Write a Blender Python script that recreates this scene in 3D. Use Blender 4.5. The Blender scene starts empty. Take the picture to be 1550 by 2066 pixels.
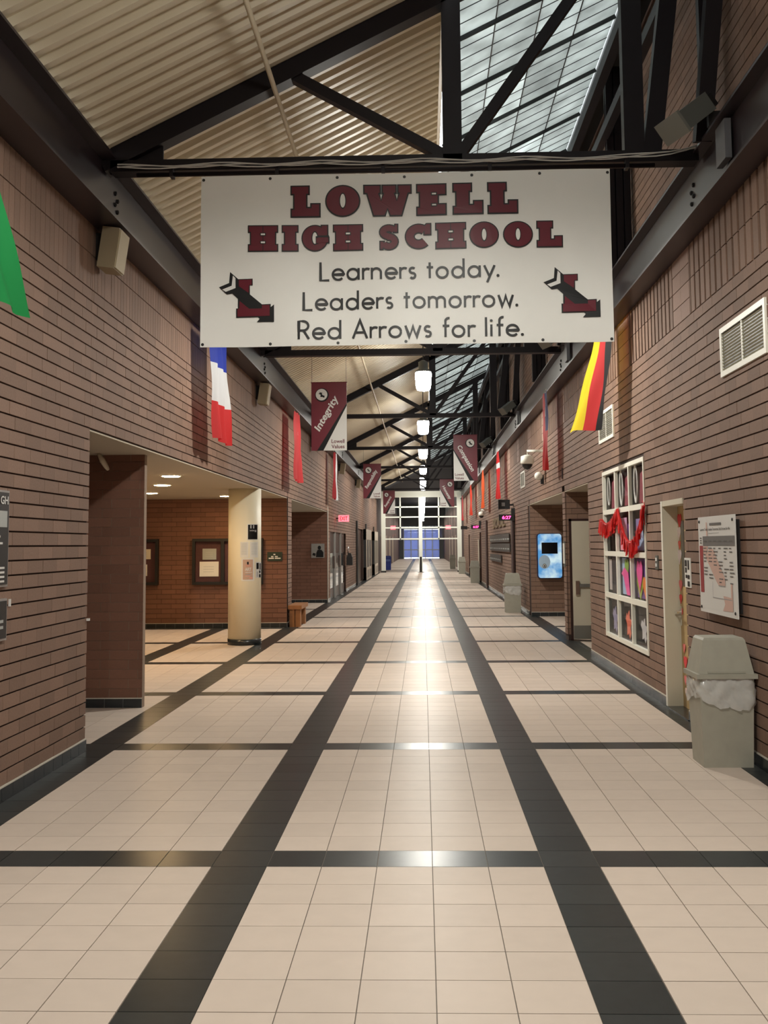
import bpy, bmesh, math, random
from mathutils import Matrix, Vector
random.seed(7)
sc = bpy.context.scene
COL = sc.collection
# ------------------------------------------------------------------ camera
FPX, PITCH, YAW, ROLL, PPX, PPY, EYE = 2143.58, 0.0870874, 0.0307988, 0.0085462, 785.43, 911.9, 1.7
def cam_axes():
    c, s = math.cos(YAW), math.sin(YAW)
    r = Vector((c, s, 0)); w = Vector((-s, c, 0)); u = Vector((0, 0, 1))
    f2 = w*math.cos(PITCH) + u*math.sin(PITCH); u2 = u*math.cos(PITCH) - w*math.sin(PITCH)
    return r*math.cos(ROLL) - u2*math.sin(ROLL), u2*math.cos(ROLL) + r*math.sin(ROLL), f2
CR, CU, CF = cam_axes()
cd = bpy.data.cameras.new('camera'); cam = bpy.data.objects.new('camera', cd); COL.objects.link(cam)
M = Matrix.Identity(4)
for i, a in enumerate((CR, CU, -CF)):
    for k in range(3): M[k][i] = a[k]
M[0][3], M[1][3], M[2][3] = 0, 0, EYE
cam.matrix_world = M
cd.sensor_fit = 'HORIZONTAL'; cd.sensor_width = 36.0; cd.lens = FPX*36/1550
cd.shift_x = (775-PPX)/1550; cd.shift_y = -(1033-PPY)/1550
cd.clip_start = 0.05; cd.clip_end = 400
sc.camera = cam
def proj(x, y, z):
    d = Vector((x, y, z-EYE)); k = d.dot(CF)
    if k < .2: return None
    return PPX+FPX*d.dot(CR)/k, PPY-FPX*d.dot(CU)/k, k
# ------------------------------------------------------------------ world, exposure
W = bpy.data.worlds.new('dusk_sky'); sc.world = W; W.use_nodes = True
bg = W.node_tree.nodes['Background']; bg.inputs[0].default_value = (.92, .97, 1, 1); bg.inputs[1].default_value = 3.6
vs = sc.view_settings
vs.view_transform = 'Standard'; vs.look = 'None'; vs.gamma = 1; vs.use_curve_mapping = False; vs.exposure = 0.5
LAMP = 48.0        # radiance of the pendant lenses
SPOT = 420.0       # power of the lamp inside each pendant, thrown downward by its reflector
DOWN = 110.0       # radiance of the alcove downlights
# ------------------------------------------------------------------ materials
MATS = {}
def mat(name, col, rough=.6, metal=0, spec=.5, emit=0, ecol=None, trans=0, transl=0, noise=0, nscale=30, island=0, rnd=0, bump=0, alpha=1, coat=0):
    """procedural material: base colour with optional per-object / per-island value shift, noise mottling and bump"""
    if name in MATS: return MATS[name]
    m = bpy.data.materials.new(name); m.use_nodes = True; nt = m.node_tree; N = nt.nodes; L = nt.links
    b = N['Principled BSDF']; out = N['Material Output']
    b.inputs['Roughness'].default_value = rough; b.inputs['Metallic'].default_value = metal
    b.inputs['Specular IOR Level'].default_value = spec
    b.inputs['Coat Weight'].default_value = coat
    b.inputs['Transmission Weight'].default_value = trans
    b.inputs['Alpha'].default_value = alpha
    rgb = N.new('ShaderNodeRGB'); rgb.outputs[0].default_value = (*col, 1); src = rgb.outputs[0]
    def valmul(fac_socket, amt):
        nonlocal src
        mr = N.new('ShaderNodeMapRange'); mr.inputs['To Min'].default_value = 1-amt; mr.inputs['To Max'].default_value = 1+amt
        L.new(fac_socket, mr.inputs['Value'])
        mx = N.new('ShaderNodeVectorMath'); mx.operation = 'SCALE'
        L.new(src, mx.inputs[0]); L.new(mr.outputs[0], mx.inputs['Scale']); src = mx.outputs[0]
    if rnd: valmul(N.new('ShaderNodeObjectInfo').outputs['Random'], rnd)
    if island: valmul(N.new('ShaderNodeNewGeometry').outputs['Random Per Island'], island)
    if noise or bump:
        tc = N.new('ShaderNodeNewGeometry'); tx = N.new('ShaderNodeTexNoise'); tx.inputs['Scale'].default_value = nscale; tx.inputs['Detail'].default_value = 4
        L.new(tc.outputs['Position'], tx.inputs['Vector'])
        if noise: valmul(tx.outputs[0], noise)
        if bump:
            bp = N.new('ShaderNodeBump'); bp.inputs['Strength'].default_value = bump; bp.inputs['Distance'].default_value = .01
            L.new(tx.outputs[0], bp.inputs['Height']); L.new(bp.outputs[0], b.inputs['Normal'])
    L.new(src, b.inputs['Base Color'])
    if emit:
        b.inputs['Emission Color'].default_value = (*(ecol or col), 1); b.inputs['Emission Strength'].default_value = emit
    if transl:
        t = N.new('ShaderNodeBsdfTranslucent'); L.new(src, t.inputs[0])
        mx = N.new('ShaderNodeMixShader'); mx.inputs[0].default_value = transl
        L.new(b.outputs[0], mx.inputs[1]); L.new(t.outputs[0], mx.inputs[2]); L.new(mx.outputs[0], out.inputs[0])
    MATS[name] = m; return m
BR = (.222, .135, .096)
brick = mat('brick_face', BR, .8, noise=.14, nscale=60, rnd=.13, bump=.15)
brick_i = mat('brick_face_field', BR, .8, noise=.14, nscale=60, island=.13, bump=.15)
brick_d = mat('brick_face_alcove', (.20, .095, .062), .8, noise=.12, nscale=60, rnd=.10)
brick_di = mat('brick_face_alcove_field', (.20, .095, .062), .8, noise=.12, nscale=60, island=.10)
brick_p = mat('brick_face_panel_lit', (.30, .19, .15), .8, noise=.12, nscale=40, island=.08)  # panel brick: brightness of grazing light put into the base colour
mortar = mat('mortar_dark', (.045, .026, .021), .9, noise=.2)
mortar_l = mat('mortar_light', (.26, .19, .14), .9, noise=.2)
tile = mat('tile_pink', (.59, .50, .43), .36, noise=.05, nscale=9, rnd=.035, spec=.012)
tile_i = mat('tile_pink_field', (.59, .50, .43), .36, noise=.05, nscale=9, island=.035, spec=.012)
dark = mat('tile_charcoal', (.034, .038, .038), .28, noise=.22, nscale=14, rnd=.12, spec=.08)
dark_i = mat('tile_charcoal_field', (.034, .038, .038), .28, noise=.22, nscale=14, island=.12, spec=.08)
grout = mat('grout', (.17, .14, .115), .85)
basem = mat('base_tile_black', (.02, .024, .027), .25, rnd=.15)
caulk = mat('base_caulk', (.62, .58, .50), .6)
deckm = mat('deck_cream', (.68, .60, .45), .42, noise=.05, nscale=3)
steel = mat('steel_maroon_black', (.010, .007, .009), .5, spec=.25, noise=.15, nscale=8)
steel2 = mat('steel_beam', (.028, .019, .023), .35, noise=.12, nscale=6)
black = mat('black_paint', (.012, .012, .013), .45)
soffit = mat('soffit_plaster', (.50, .44, .34), .8)
cream = mat('cream_paint', (.72, .66, .53), .5, noise=.03, nscale=4)
columnm = mat('column_cream', (.84, .77, .58), .5, noise=.03, nscale=4)
white = mat('white_frame', (.80, .79, .70), .45)
glazem = mat('white_mullion', (.80, .83, .75), .45)
glass = mat('glass_pane', (.97, .99, .99), .0, trans=1, alpha=.12)
lens = mat('lamp_lens', (1, 1, 1), .5, emit=LAMP, ecol=(1, .97, .88))
downm = mat('downlight_lens', (1, .8, .5), .5, emit=DOWN, ecol=(1, .66, .32))
alu = mat('aluminium', (.55, .55, .55), .35, metal=.8)
chrome = mat('chrome', (.8, .8, .8), .15, metal=1)
cloth = mat('banner_vinyl', (.84, .84, .81), .45, spec=.3, noise=.03, nscale=5, transl=.12)
maroon = mat('print_maroon', (.115, .008, .018), .4, spec=.25, noise=.08, nscale=20)
ink = mat('print_black', (.010, .010, .011), .4, spec=.25)
prwhite = mat('print_white', (.70, .70, .68), .4)
valm = mat('banner_maroon', (.145, .012, .025), .35, noise=.1, nscale=9)
paper = mat('paper', (.78, .77, .72), .7, noise=.03)
greyp = mat('can_grey', (.36, .35, .29), .55, noise=.10, nscale=12, bump=.05)
bagm = mat('bag_film', (.75, .75, .73), .18, alpha=.62, noise=.1, nscale=25, spec=.8)
doorc = mat('door_cream', (.58, .54, .43), .45, noise=.03, nscale=5)
oak = mat('door_oak', (.50, .36, .17), .5, noise=.12, nscale=7)
benchm = mat('bench_wood', (.33, .14, .05), .5, noise=.2, nscale=10)
kick = mat('kick_plate', (.22, .22, .20), .35, metal=.4)
darkdoor = mat('door_maroon', (.032, .013, .011), .35, noise=.1)
glassd = mat('glass_dark', (.015, .025, .03), .05)
beige = mat('speaker_beige', (.30, .24, .15), .6)
gunm = mat('flood_grey', (.10, .105, .095), .5)
redg = mat('garland_red', (.62, .012, .012), .6, transl=.15)
ledm = mat('led_red', (1, .02, .12), .5, emit=9, ecol=(1, .03, .16))
exitm = mat('exit_red', (1, .1, .1), .5, emit=3.2, ecol=(1, .07, .09))
bluem = mat('bin_blue', (.008, .03, .22), .45)
duskm = mat('door_glass_dusk', (.34, .38, .58), .1, transl=.55)
# ------------------------------------------------------------------ mesh helpers
class MB:
    def __init__(s, xf=None): s.v = []; s.f = []; s.m = []; s.cur = 0; s.xf = xf
    def add(s, vs, fs):
        o = len(s.v)
        for p in vs:
            p = Vector(p)
            if s.xf is not None: p = s.xf @ p
            s.v.append(p)
        for f in fs: s.f.append([o+i for i in f]); s.m.append(s.cur)
    def box(s, x0, x1, y0, y1, z0, z1, skip=()):
        vs = [(x0,y0,z0),(x1,y0,z0),(x1,y1,z0),(x0,y1,z0),(x0,y0,z1),(x1,y0,z1),(x1,y1,z1),(x0,y1,z1)]
        fs = {'b':(0,3,2,1),'t':(4,5,6,7),'-y':(0,1,5,4),'+x':(1,2,6,5),'+y':(2,3,7,6),'-x':(3,0,4,7)}
        s.add(vs, [f for k, f in fs.items() if k not in skip]); return s
    def frus(s, cx, cy, z0, z1, a0, b0, a1, b1, dx=0, dy=0):
        vs = [(cx-a0,cy-b0,z0),(cx+a0,cy-b0,z0),(cx+a0,cy+b0,z0),(cx-a0,cy+b0,z0),
              (cx+dx-a1,cy+dy-b1,z1),(cx+dx+a1,cy+dy-b1,z1),(cx+dx+a1,cy+dy+b1,z1),(cx+dx-a1,cy+dy+b1,z1)]
        s.add(vs, [(0,3,2,1),(4,5,6,7),(0,1,5,4),(1,2,6,5),(2,3,7,6),(3,0,4,7)]); return s
    def lathe(s, cx, cy, prof, n=24):
        o = []
        for r, z in prof:
            for i in range(n):
                a = 2*math.pi*i/n; o.append((cx+r*math.cos(a), cy+r*math.sin(a), z))
        fs = [(k*n+i, k*n+(i+1)%n, (k+1)*n+(i+1)%n, (k+1)*n+i) for k in range(len(prof)-1) for i in range(n)]
        fs.append(tuple(range(n-1, -1, -1))); k = (len(prof)-1)*n; fs.append(tuple(range(k, k+n)))
        s.add(o, fs); return s
    def bar(s, p, q, w, d=None, up=(0,1,0)):
        """rectangular bar from p to q, w across, d along 'up'-ish axis"""
        d = d or w; p = Vector(p); q = Vector(q); t = (q-p).normalized(); u = Vector(up); u = (u - t*u.dot(t)).normalized(); n = t.cross(u)
        vs = [e + n*a*w/2 + u*b*d/2 for e in (p, q) for a, b in ((-1,-1),(1,-1),(1,1),(-1,1))]
        s.add(vs, [(3,2,1,0),(4,5,6,7),(0,1,5,4),(1,2,6,5),(2,3,7,6),(3,0,4,7)]); return s
    def tube(s, pts, r, n=8):
        P = [Vector(p) for p in pts]; vs = []
        for i, p in enumerate(P):
            t = (P[min(i+1, len(P)-1)] - P[max(i-1, 0)]).normalized()
            a = Vector((0,0,1)) if abs(t.z) < .9 else Vector((1,0,0))
            u = t.cross(a).normalized(); w = t.cross(u)
            for k in range(n):
                g = 2*math.pi*k/n; vs.append(p + u*r*math.cos(g) + w*r*math.sin(g))
        fs = [(i*n+k, i*n+(k+1)%n, (i+1)*n+(k+1)%n, (i+1)*n+k) for i in range(len(P)-1) for k in range(n)]
        fs += [tuple(range(n-1,-1,-1)), tuple(range((len(P)-1)*n, len(P)*n))]
        s.add(vs, fs); return s
    def build(s, name, m, parent=None, smooth=False, kind=None):
        o = Vector((0,0,0))
        if parent is not None: o = ORG[parent.name]
        elif s.v:
            xs = [p.x for p in s.v]; ys = [p.y for p in s.v]; zs = [p.z for p in s.v]
            o = Vector(((min(xs)+max(xs))/2, (min(ys)+max(ys))/2, min(zs)))
        me = bpy.data.meshes.new(name); me.from_pydata([p-o for p in s.v], [], s.f)
        for q in (m if isinstance(m, (list, tuple)) else [m]): me.materials.append(q)
        for pl, k in zip(me.polygons, s.m): pl.material_index = k; pl.use_smooth = smooth
        me.update()
        ob = bpy.data.objects.new(name, me); COL.objects.link(ob)
        if parent is not None: ob.parent = parent
        else: ob.location = o
        ORG[ob.name] = o
        if kind: ob['kind'] = kind
        return ob
ORG = {}
def empty(name, loc):
    e = bpy.data.objects.new(name, None); COL.objects.link(e); e.location = loc; e.empty_display_size = .1
    ORG[e.name] = Vector(loc); return e
def tag(o, label, cat, group=None):
    o['label'] = label; o['category'] = cat
    if group: o['group'] = group
    return o
def thing(name, label, cat, loc, group=None): return tag(empty(name, loc), label, cat, group)
def struct(o, label=None, cat=None):
    o['kind'] = 'structure'
    if label: o['label'] = label
    if cat: o['category'] = cat
    return o
def sbuild(mb, name, m, label, cat='wall', smooth=False): return struct(mb.build(name, m, None, smooth), label, cat)
def poly(mb, frame, pts, off):
    """flat polygon laid on a frame (function u,v,offset -> point)"""
    mb.add([frame(u, v, off) for u, v in pts], [tuple(range(len(pts)))])
def text_mesh(body, size=1, shear=0, bold=0):
    c = bpy.data.curves.new('t', 'FONT'); c.body = body; c.size = size; c.shear = shear; c.offset = bold; c.resolution_u = 3
    o = bpy.data.objects.new('t', c); COL.objects.link(o)
    dg = bpy.context.evaluated_depsgraph_get(); me = bpy.data.meshes.new_from_object(o.evaluated_get(dg))
    vs = [v.co.copy() for v in me.vertices]; fs = [tuple(p.vertices) for p in me.polygons]
    bpy.data.objects.remove(o); bpy.data.curves.remove(c); bpy.data.meshes.remove(me)
    return vs, fs
def text(mb, frame, body, u0, v0, width=None, height=None, ang=0, off=.003, shear=0, bold=0):
    """lettering with the built-in face on a frame, scaled to width/height in frame units"""
    vs, fs = text_mesh(body, 1, shear, bold)
    if not vs: return
    x0 = min(v.x for v in vs); x1 = max(v.x for v in vs); y0 = min(v.y for v in vs); y1 = max(v.y for v in vs)
    sx = width/(x1-x0) if width else height/(y1-y0); sy = height/(y1-y0) if height else sx
    ca, sa = math.cos(ang), math.sin(ang); out = []
    for v in vs:
        a = (v.x-x0)*sx; b = (v.y-y0)*sy
        out.append(frame(u0+a*ca-b*sa, v0+a*sa+b*ca, off))
    mb.add(out, fs)
def fr_y(x, z, y, sgn=-1):       # frame on a wall facing -Y ; u right, v up
    return lambda u, v, o: Vector((x+u, y+sgn*o, z+v))
def fr_right(yfar, z, x):        # frame on the right wall (faces -X); u runs toward the viewer
    return lambda u, v, o: Vector((x-o, yfar-u, z+v))
def fr_left(ynear, z, x):        # frame on the left wall (faces +X); u runs away
    return lambda u, v, o: Vector((x+o, ynear+u, z+v))
# ------------------------------------------------------------------ brick work
BMESH = {}
def brick_wall(root, axis, c, face, u0, u1, z0, z1, holes=(), nobj=0, course=.1008, blen=.305, third=True, m_obj=None, m_field=None, m_mort=None,
               gap_h=.0125, gap_v=.0042, thick=.2, umin=None, umax=None, depth=.02, name='brick', backing=True, backz=None, rec=.015):
    m_obj = m_obj or brick; m_field = m_field or brick_i; m_mort = m_mort or mortar
    def P(u, z, o): return (c+face*o, u, z) if axis == 'x' else (u, c+face*o, z)
    if backing:
        b0, b1 = backz or (z0, z1)
        us = sorted({u0, u1} | {min(max(h[k], u0), u1) for h in holes for k in (0, 1)})
        zs = sorted({b0, b1} | {min(max(h[k], b0), b1) for h in holes for k in (2, 3)})
        mb = MB()
        for i in range(len(us)-1):
            for j in range(len(zs)-1):
                um, zm = (us[i]+us[i+1])/2, (zs[j]+zs[j+1])/2
                if any(h[0] < um < h[1] and h[2] < zm < h[3] for h in holes): continue
                a = P(us[i], zs[j], -rec); b = P(us[i+1], zs[j+1], -thick)
                mb.box(min(a[0],b[0]), max(a[0],b[0]), min(a[1],b[1]), max(a[1],b[1]), a[2], b[2])
        mb.build('mortar_bed', m_mort, root)
    lo = u0 if umin is None else umin; hi = u1 if umax is None else umax
    L = []
    n = int(round((z1-z0)/course))
    for r in range(n):
        a = z0+r*course+gap_h/2; b = z0+(r+1)*course-gap_h/2; zm = (a+b)/2
        hs = [h for h in holes if h[2] < zm < h[3]]
        u = math.floor(lo/blen)*blen + ((r % 2)*blen*2/3 if third else 0) - blen
        while u < hi:
            segs = [(max(u, lo), min(u+blen, hi))]
            for h in hs:
                ns = []
                for s0, s1 in segs:
                    if h[1] <= s0 or h[0] >= s1: ns.append((s0, s1)); continue
                    if s0 < h[0]: ns.append((s0, h[0]))
                    if s1 > h[1]: ns.append((h[1], s1))
                segs = ns
            for s0, s1 in segs:
                if s1-s0 > .02: L.append((s0+gap_v/2, s1-gap_v/2, a, b))
            u += blen
    scored = []
    for k, (s0, s1, a, b) in enumerate(L):
        p = proj(*P((s0+s1)/2, (a+b)/2, 0))
        if p and -20 < p[0] < 1570 and -20 < p[1] < 2086:
            p0 = proj(*P(s0, a, 0)); p1 = proj(*P(s1, b, 0))
            if p0 and p1: 
                sz = min(abs(p1[0]-p0[0]), 40)
                if sz > 7: scored.append((sz, k))
    scored.sort(reverse=True); chosen = {k for _, k in scored[:nobj]}
    mb = MB(); ro = ORG[root.name]
    for k, (s0, s1, a, b) in enumerate(L):
        if k in chosen:
            key = (axis, face, round(s1-s0, 3), round(b-a, 3), m_obj.name, depth)
            if key not in BMESH:
                t = MB(); w = (s1-s0)/2; hh = (b-a)/2
                x = sorted((0, -face*depth))
                if axis == 'x': t.box(x[0], x[1], -w, w, -hh, hh, skip=('-x' if face > 0 else '+x',))
                else: t.box(-w, w, x[0], x[1], -hh, hh, skip=('+y' if face < 0 else '-y',))
                me = bpy.data.meshes.new(name); me.from_pydata(t.v, [], t.f); me.materials.append(m_obj); BMESH[key] = me
            o = bpy.data.objects.new(name, BMESH[key]); COL.objects.link(o); o.parent = root
            o.location = Vector(P((s0+s1)/2, (a+b)/2, random.uniform(-.0015, .0015))) - ro
        else:
            p = P(s0, a, 0); q = P(s1, b, -depth)
            mb.box(min(p[0],q[0]), max(p[0],q[0]), min(p[1],q[1]), max(p[1],q[1]), a, b, skip=('-x' if face > 0 else '+x',) if axis == 'x' else ('+y' if face < 0 else '-y',))
    if mb.v: mb.build(name+'work', m_field, root, kind='stuff')
XL, XR, ZH, ZT = -2.85, 2.53, 2.71, 4.54
CRS = (3.93-.10)/38
def wall(name, loc, label): return struct(empty(name, loc), label, 'wall')
# ================================================================== FLOOR
T, GX, GY = .294119, -.850104, 5.797472
fl = struct(empty('floor', (0, 30, 0)), 'pink and charcoal tiled corridor floor with dark bands', 'floor')
MB().box(-9, 8, -6, 131, -.06, -.006).build('grout_bed', grout, fl)
def tile_dark(i, j, X):
    if i in (-1, 5): return True
    if i <= -7 and i >= -7: return True
    if i == 11: return True
    if i == -12: return True
    return j % 11 == 0
tl = []
for j in range(-8, 206):
    y0 = GY+T*j
    for i in range(-22, 21):
        x0 = GX+T*i; x1 = x0+T; ym = y0+T/2
        if x1 < XL-.06 and not (8.9 < ym < 31.8): continue
        if x0 > XR+.16 and not (16 < ym < 25.3): continue
        if x0 > 5 : continue
        tl.append((i, j))
def tsize(ij):
    p = proj(GX+T*(ij[0]+.5), GY+T*(ij[1]+.5), 0)
    return 1e9 if (p is None or not (-60 < p[0] < 1610 and p[1] < 2120)) else p[2]
tl.sort(key=tsize)
TM = {}
g = .0022
for k, nm in ((0, tile), (1, dark)):
    me = bpy.data.meshes.new('tile'); t = MB().box(-T/2+g, T/2-g, -T/2+g, T/2-g, -.012, 0, skip=('b',)); me.from_pydata(t.v, [], t.f); me.materials.append(nm); TM[k] = me
fa, fb = MB(), MB()
for k, (i, j) in enumerate(tl):
    d = tile_dark(i, j, 0); x = GX+T*(i+.5); y = GY+T*(j+.5)
    if k < 300:
        o = bpy.data.objects.new('tile', TM[1 if d else 0]); COL.objects.link(o); o.parent = fl; o.location = (x, y-30, random.uniform(-.0003, .0003))
    else: (fb if d else fa).box(x-T/2+g, x+T/2-g, y-T/2+g, y+T/2-g, -.012, 0, skip=('b',))
fa.build('tile_field', tile_i, fl, kind='stuff'); fb.build('dark_tile_field', dark_i, fl, kind='stuff')
# floor beyond the glass partition
MB().box(-3, 2.7, 66.4, 131, -.02, 0).build('far_tiles', tile_i, fl)
m2 = MB()
for x in (GX-T, GX+5*T): m2.box(x, x+T, 66.4, 131, 0, .002)
m2.build('far_dark_strip', dark_i, fl)
# ================================================================== LEFT WALL
wl = wall('wall_left', (XL, 4, 0), 'red brown brick wall with raked joints beside the black signs')
brick_wall(wl, 'x', XL, 1, -6, 9.0, .10, .10+38*CRS, nobj=300, course=CRS, umin=2.5, backz=(0, ZT))
brick_wall(wl, 'x', XL, 1, -6, 9.0, 3.93, 4.54, course=.305, blen=.1017, third=False, nobj=0, umin=4, gap_h=.009, gap_v=.007, backing=False, name='soldier_brick')
wh = wall('wall_left_header', (XL, 20, ZH), 'brick wall above the left alcove opening')
ncr = 12
brick_wall(wh, 'x', XL, 1, 9.0, 31.9, 3.93-12*CRS, 3.93, nobj=300, course=CRS, backz=(ZH, ZT), thick=.3)
brick_wall(wh, 'x', XL, 1, 9.0, 31.9, 3.93, 4.54, course=.305, blen=.1017, third=False, nobj=120, gap_h=.009, gap_v=.007, backing=False, name='soldier_brick')
wf = wall('wall_left_far', (XL, 50, 0), 'long left brick wall beyond the alcoves with dark doorways')
LH = [(32.7, 39.4, 0, 2.14), (46.8, 51.0, 0, 2.46), (56.4, 59.9, 0, 2.46)]
brick_wall(wf, 'x', XL, 1, 31.9, 66, .10, .10+38*CRS, holes=LH, nobj=0, course=CRS, backz=(0, ZT), thick=.12)
brick_wall(wf, 'x', XL, 1, 31.9, 66, 3.93, 4.54, course=.305, blen=.1017, third=False, gap_h=.009, gap_v=.007, backing=False, name='soldier_brick')
sbuild(MB().box(XL-.05, XL+.012, 31.86, 31.98, 0, 4.5), 'trim_1', caulk, 'pale corner bead at the edge of the far left brick wall', 'trim')
# pier beside the alcove and alcove walls
wp = wall('wall_alcove_pier', (-3.8, 11.4, 0), 'dark shaded brick pier at the mouth of the left alcove')
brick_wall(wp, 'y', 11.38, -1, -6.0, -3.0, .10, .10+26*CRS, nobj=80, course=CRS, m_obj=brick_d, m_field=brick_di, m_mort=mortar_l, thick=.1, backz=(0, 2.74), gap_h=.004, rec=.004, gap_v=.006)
wb = wall('wall_alcove_back', (-5, 22.3, 0), 'warm lit brick wall at the back of the left alcove')
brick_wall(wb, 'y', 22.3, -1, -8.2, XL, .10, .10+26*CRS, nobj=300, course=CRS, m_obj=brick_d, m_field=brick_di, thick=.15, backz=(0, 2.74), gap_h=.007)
wq = wall('wall_bench_pier', (XL, 22.8, 0), 'narrow brick pier end behind the wooden bench')
brick_wall(wq, 'x', XL, 1, 22.33, 23.1, .10, .10+26*CRS, course=CRS, nobj=60, thick=.6, backz=(0, 2.74))
wr = wall('wall_recess', (-3.6, 31.7, 0), 'dark brick wall of the far left recess with a poster')
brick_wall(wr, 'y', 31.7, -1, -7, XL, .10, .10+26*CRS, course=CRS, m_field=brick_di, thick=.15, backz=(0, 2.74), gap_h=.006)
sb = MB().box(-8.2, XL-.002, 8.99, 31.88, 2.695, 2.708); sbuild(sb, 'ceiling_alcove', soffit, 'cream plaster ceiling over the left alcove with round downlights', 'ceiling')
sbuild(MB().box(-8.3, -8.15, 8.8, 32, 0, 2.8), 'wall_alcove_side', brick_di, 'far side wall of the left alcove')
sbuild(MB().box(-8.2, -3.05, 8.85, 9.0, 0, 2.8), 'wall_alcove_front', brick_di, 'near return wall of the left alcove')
# ================================================================== RIGHT WALL
WINR = (12.16, 14.95, .43, 2.68); DOORR = (10.40, 11.33, 0, 2.13)
wn = wall('wall_right', (XR, 10, 0), 'red brown brick wall with window, door and wall map')
brick_wall(wn, 'x', XR, -1, -6, 16.32, .10, .10+37*CRS, holes=[WINR, DOORR], nobj=300, course=CRS, umin=4, backz=(0, ZT), thick=.25)
wo = wall('wall_right_header', (XR, 21, 2.65), 'brick wall above the right alcove opening')
brick_wall(wo, 'x', XR, -1, 16.32, 25.7, .10+25*CRS, .10+37*CRS, nobj=150, course=CRS, backz=(2.62, ZT), thick=.25)
wg = wall('wall_right_far', (XR, 45, 0), 'long right brick wall with plaques, clocks and vents')
RH = [(46.2, 47.6, 0, 2.2), (57.5, 59.0, 0, 2.2)]
brick_wall(wg, 'x', XR, -1, 25.7, 66, .10, .10+37*CRS, holes=RH, nobj=0, course=CRS, backz=(0, ZT), thick=.2)
zs0 = .10+37*CRS
for w_, a, b in ((wn, 4.4, 16.32), (wo, 16.32, 25.7), (wg, 25.7, 66)):
    pan = []
    k = -3
    while 10.22+2.955*k < 66:
        y = 10.22+2.955*k
        if y > a-.4 and y < b: pan.append((max(a, y-.33), min(b, y+.33)))
        k += 1
    holes = [(p, q, 3, 5) for p, q in pan]
    brick_wall(w_, 'x', XR, -1, a, b, zs0, zs0+.66, holes=holes, course=.33, blen=.17, third=False, nobj=90 if a < 20 else 0, gap_h=.009, gap_v=.05, backing=False, name='soldier_brick', depth=.045)
    for p, q in pan:
        if q-p > .1: brick_wall(w_, 'x', XR, -1, p, q, zs0, zs0+.66, course=.165, blen=.33, third=False, m_field=brick_p, gap_h=.008, gap_v=.004, backing=False, name='panel_brick')
# right alcove
wd = wall('wall_alcove_door', (2.9, 18.97, 0), 'brick wall around the open cream door in the right alcove')
brick_wall(wd, 'y', 18.97, -1, XR+.022, 5.0, .10, .10+26*CRS, holes=[(2.63, 3.62, 0, 2.10)], nobj=80, course=CRS, thick=.33, backz=(0, 2.74), gap_h=.007)
we = wall('wall_alcove_pier_right', (XR, 19.1, 0), 'narrow brick pier carrying a small sign in the right alcove')
brick_wall(we, 'x', XR, -1, 18.973, 19.3, .10, .10+26*CRS, course=CRS, nobj=40, thick=.09, backz=(0, 2.74))
wk = wall('wall_alcove_kiosk', (3.4, 25.2, 0), 'brick wall behind the blue sky panel')
brick_wall(wk, 'y', 25.2, -1, XR, 5.5, .10, .10+26*CRS, nobj=200, course=CRS, thick=.15, backz=(0, 2.74), gap_h=.007)
sbuild(MB().box(XR+.002, 5.6, 16.3, 25.7, 2.605, 2.618), 'ceiling_alcove_right', soffit, 'cream plaster ceiling over the right alcove', 'ceiling')
sbuild(MB().box(5.0, 5.1, 16.2, 25.4, 0, 2.8), 'wall_alcove_end', brick_i, 'end wall of the right alcove')
sbuild(MB().box(XR+.25, 5.1, 16.15, 16.3, 0, 2.8), 'wall_alcove_return', brick_i, 'near return wall of the right alcove')
# upper right wall, end walls, roof shell
wu = wall('wall_right_upper', (XR+.1, 30, ZT), 'shaded brick wall above the right steel beam')
brick_wall(wu, 'x', XR+.04, -1, -6, 66, ZT, ZT+31*CRS, course=CRS, umin=4, nobj=0, thick=.2)
sbuild(MB().box(-3, 2.75, 66.12, 66.2, 5.0, 8.4), 'wall_gable', mat('gable_dark', (.05, .045, .045), .8), 'dark gable above the glass partition')
sbuild(MB().box(-9, 6, -6.2, -6, 0, 8), 'wall_behind', brick_i, 'plain brick wall closing the corridor behind the viewer')
# base boards
def base(name, axis, c, face, segs, label, nobj=0):
    r = struct(empty(name, (0, 10, 0)), label, 'baseboard'); ro = ORG[r.name]; mb = MB(); mc = MB(); mg = MB(); cnt = 0
    for a, b in segs:
        u = a
        while u < b-.01:
            e = min(u+.2, b); lo, hi = sorted((c, c+face*.012))
            p = proj(c, (u+e)/2, .05) if axis == 'x' else proj((u+e)/2, c, .05)
            t = MB()
            args = (lo, hi, u+.0025, e-.0025, 0.001, .094) if axis == 'x' else (u+.0025, e-.0025, lo, hi, .001, .094)
            if cnt < nobj and p and -40 < p[0] < 1600 and p[1] < 2100: t.box(*args); t.build('tile', basem, r); cnt += 1
            else: mb.box(*args)
            u = e
        lo, hi = sorted((c, c+face*.007)); mg.box(*((lo, hi, a, b, .0, .094) if axis == 'x' else (a, b, lo, hi, .0, .094)))
        lo, hi = sorted((c-face*.012, c+face*.010))
        mc.box(*((lo, hi, a, b, .094, .104) if axis == 'x' else (a, b, lo, hi, .094, .104)))
    if mb.v: mb.build('tile_run', basem, r, kind='stuff')
    mc.build('caulk_line', caulk, r); mg.build('grout_backing', mat('base_grout', (.22, .22, .21), .8), r)
base('baseboard_left', 'x', XL, 1, [(0, 9.0), (22.35, 23.1), (31.95, 32.7), (39.4, 46.8), (51, 56.4), (59.9, 66)], 'black tile base along the left brick wall', 40)
base('baseboard_right', 'x', XR, -1, [(2, 10.4), (11.33, 16.32), (25.7, 46.2), (47.6, 57.5), (59, 66)], 'black tile base along the right brick wall', 40)
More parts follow.
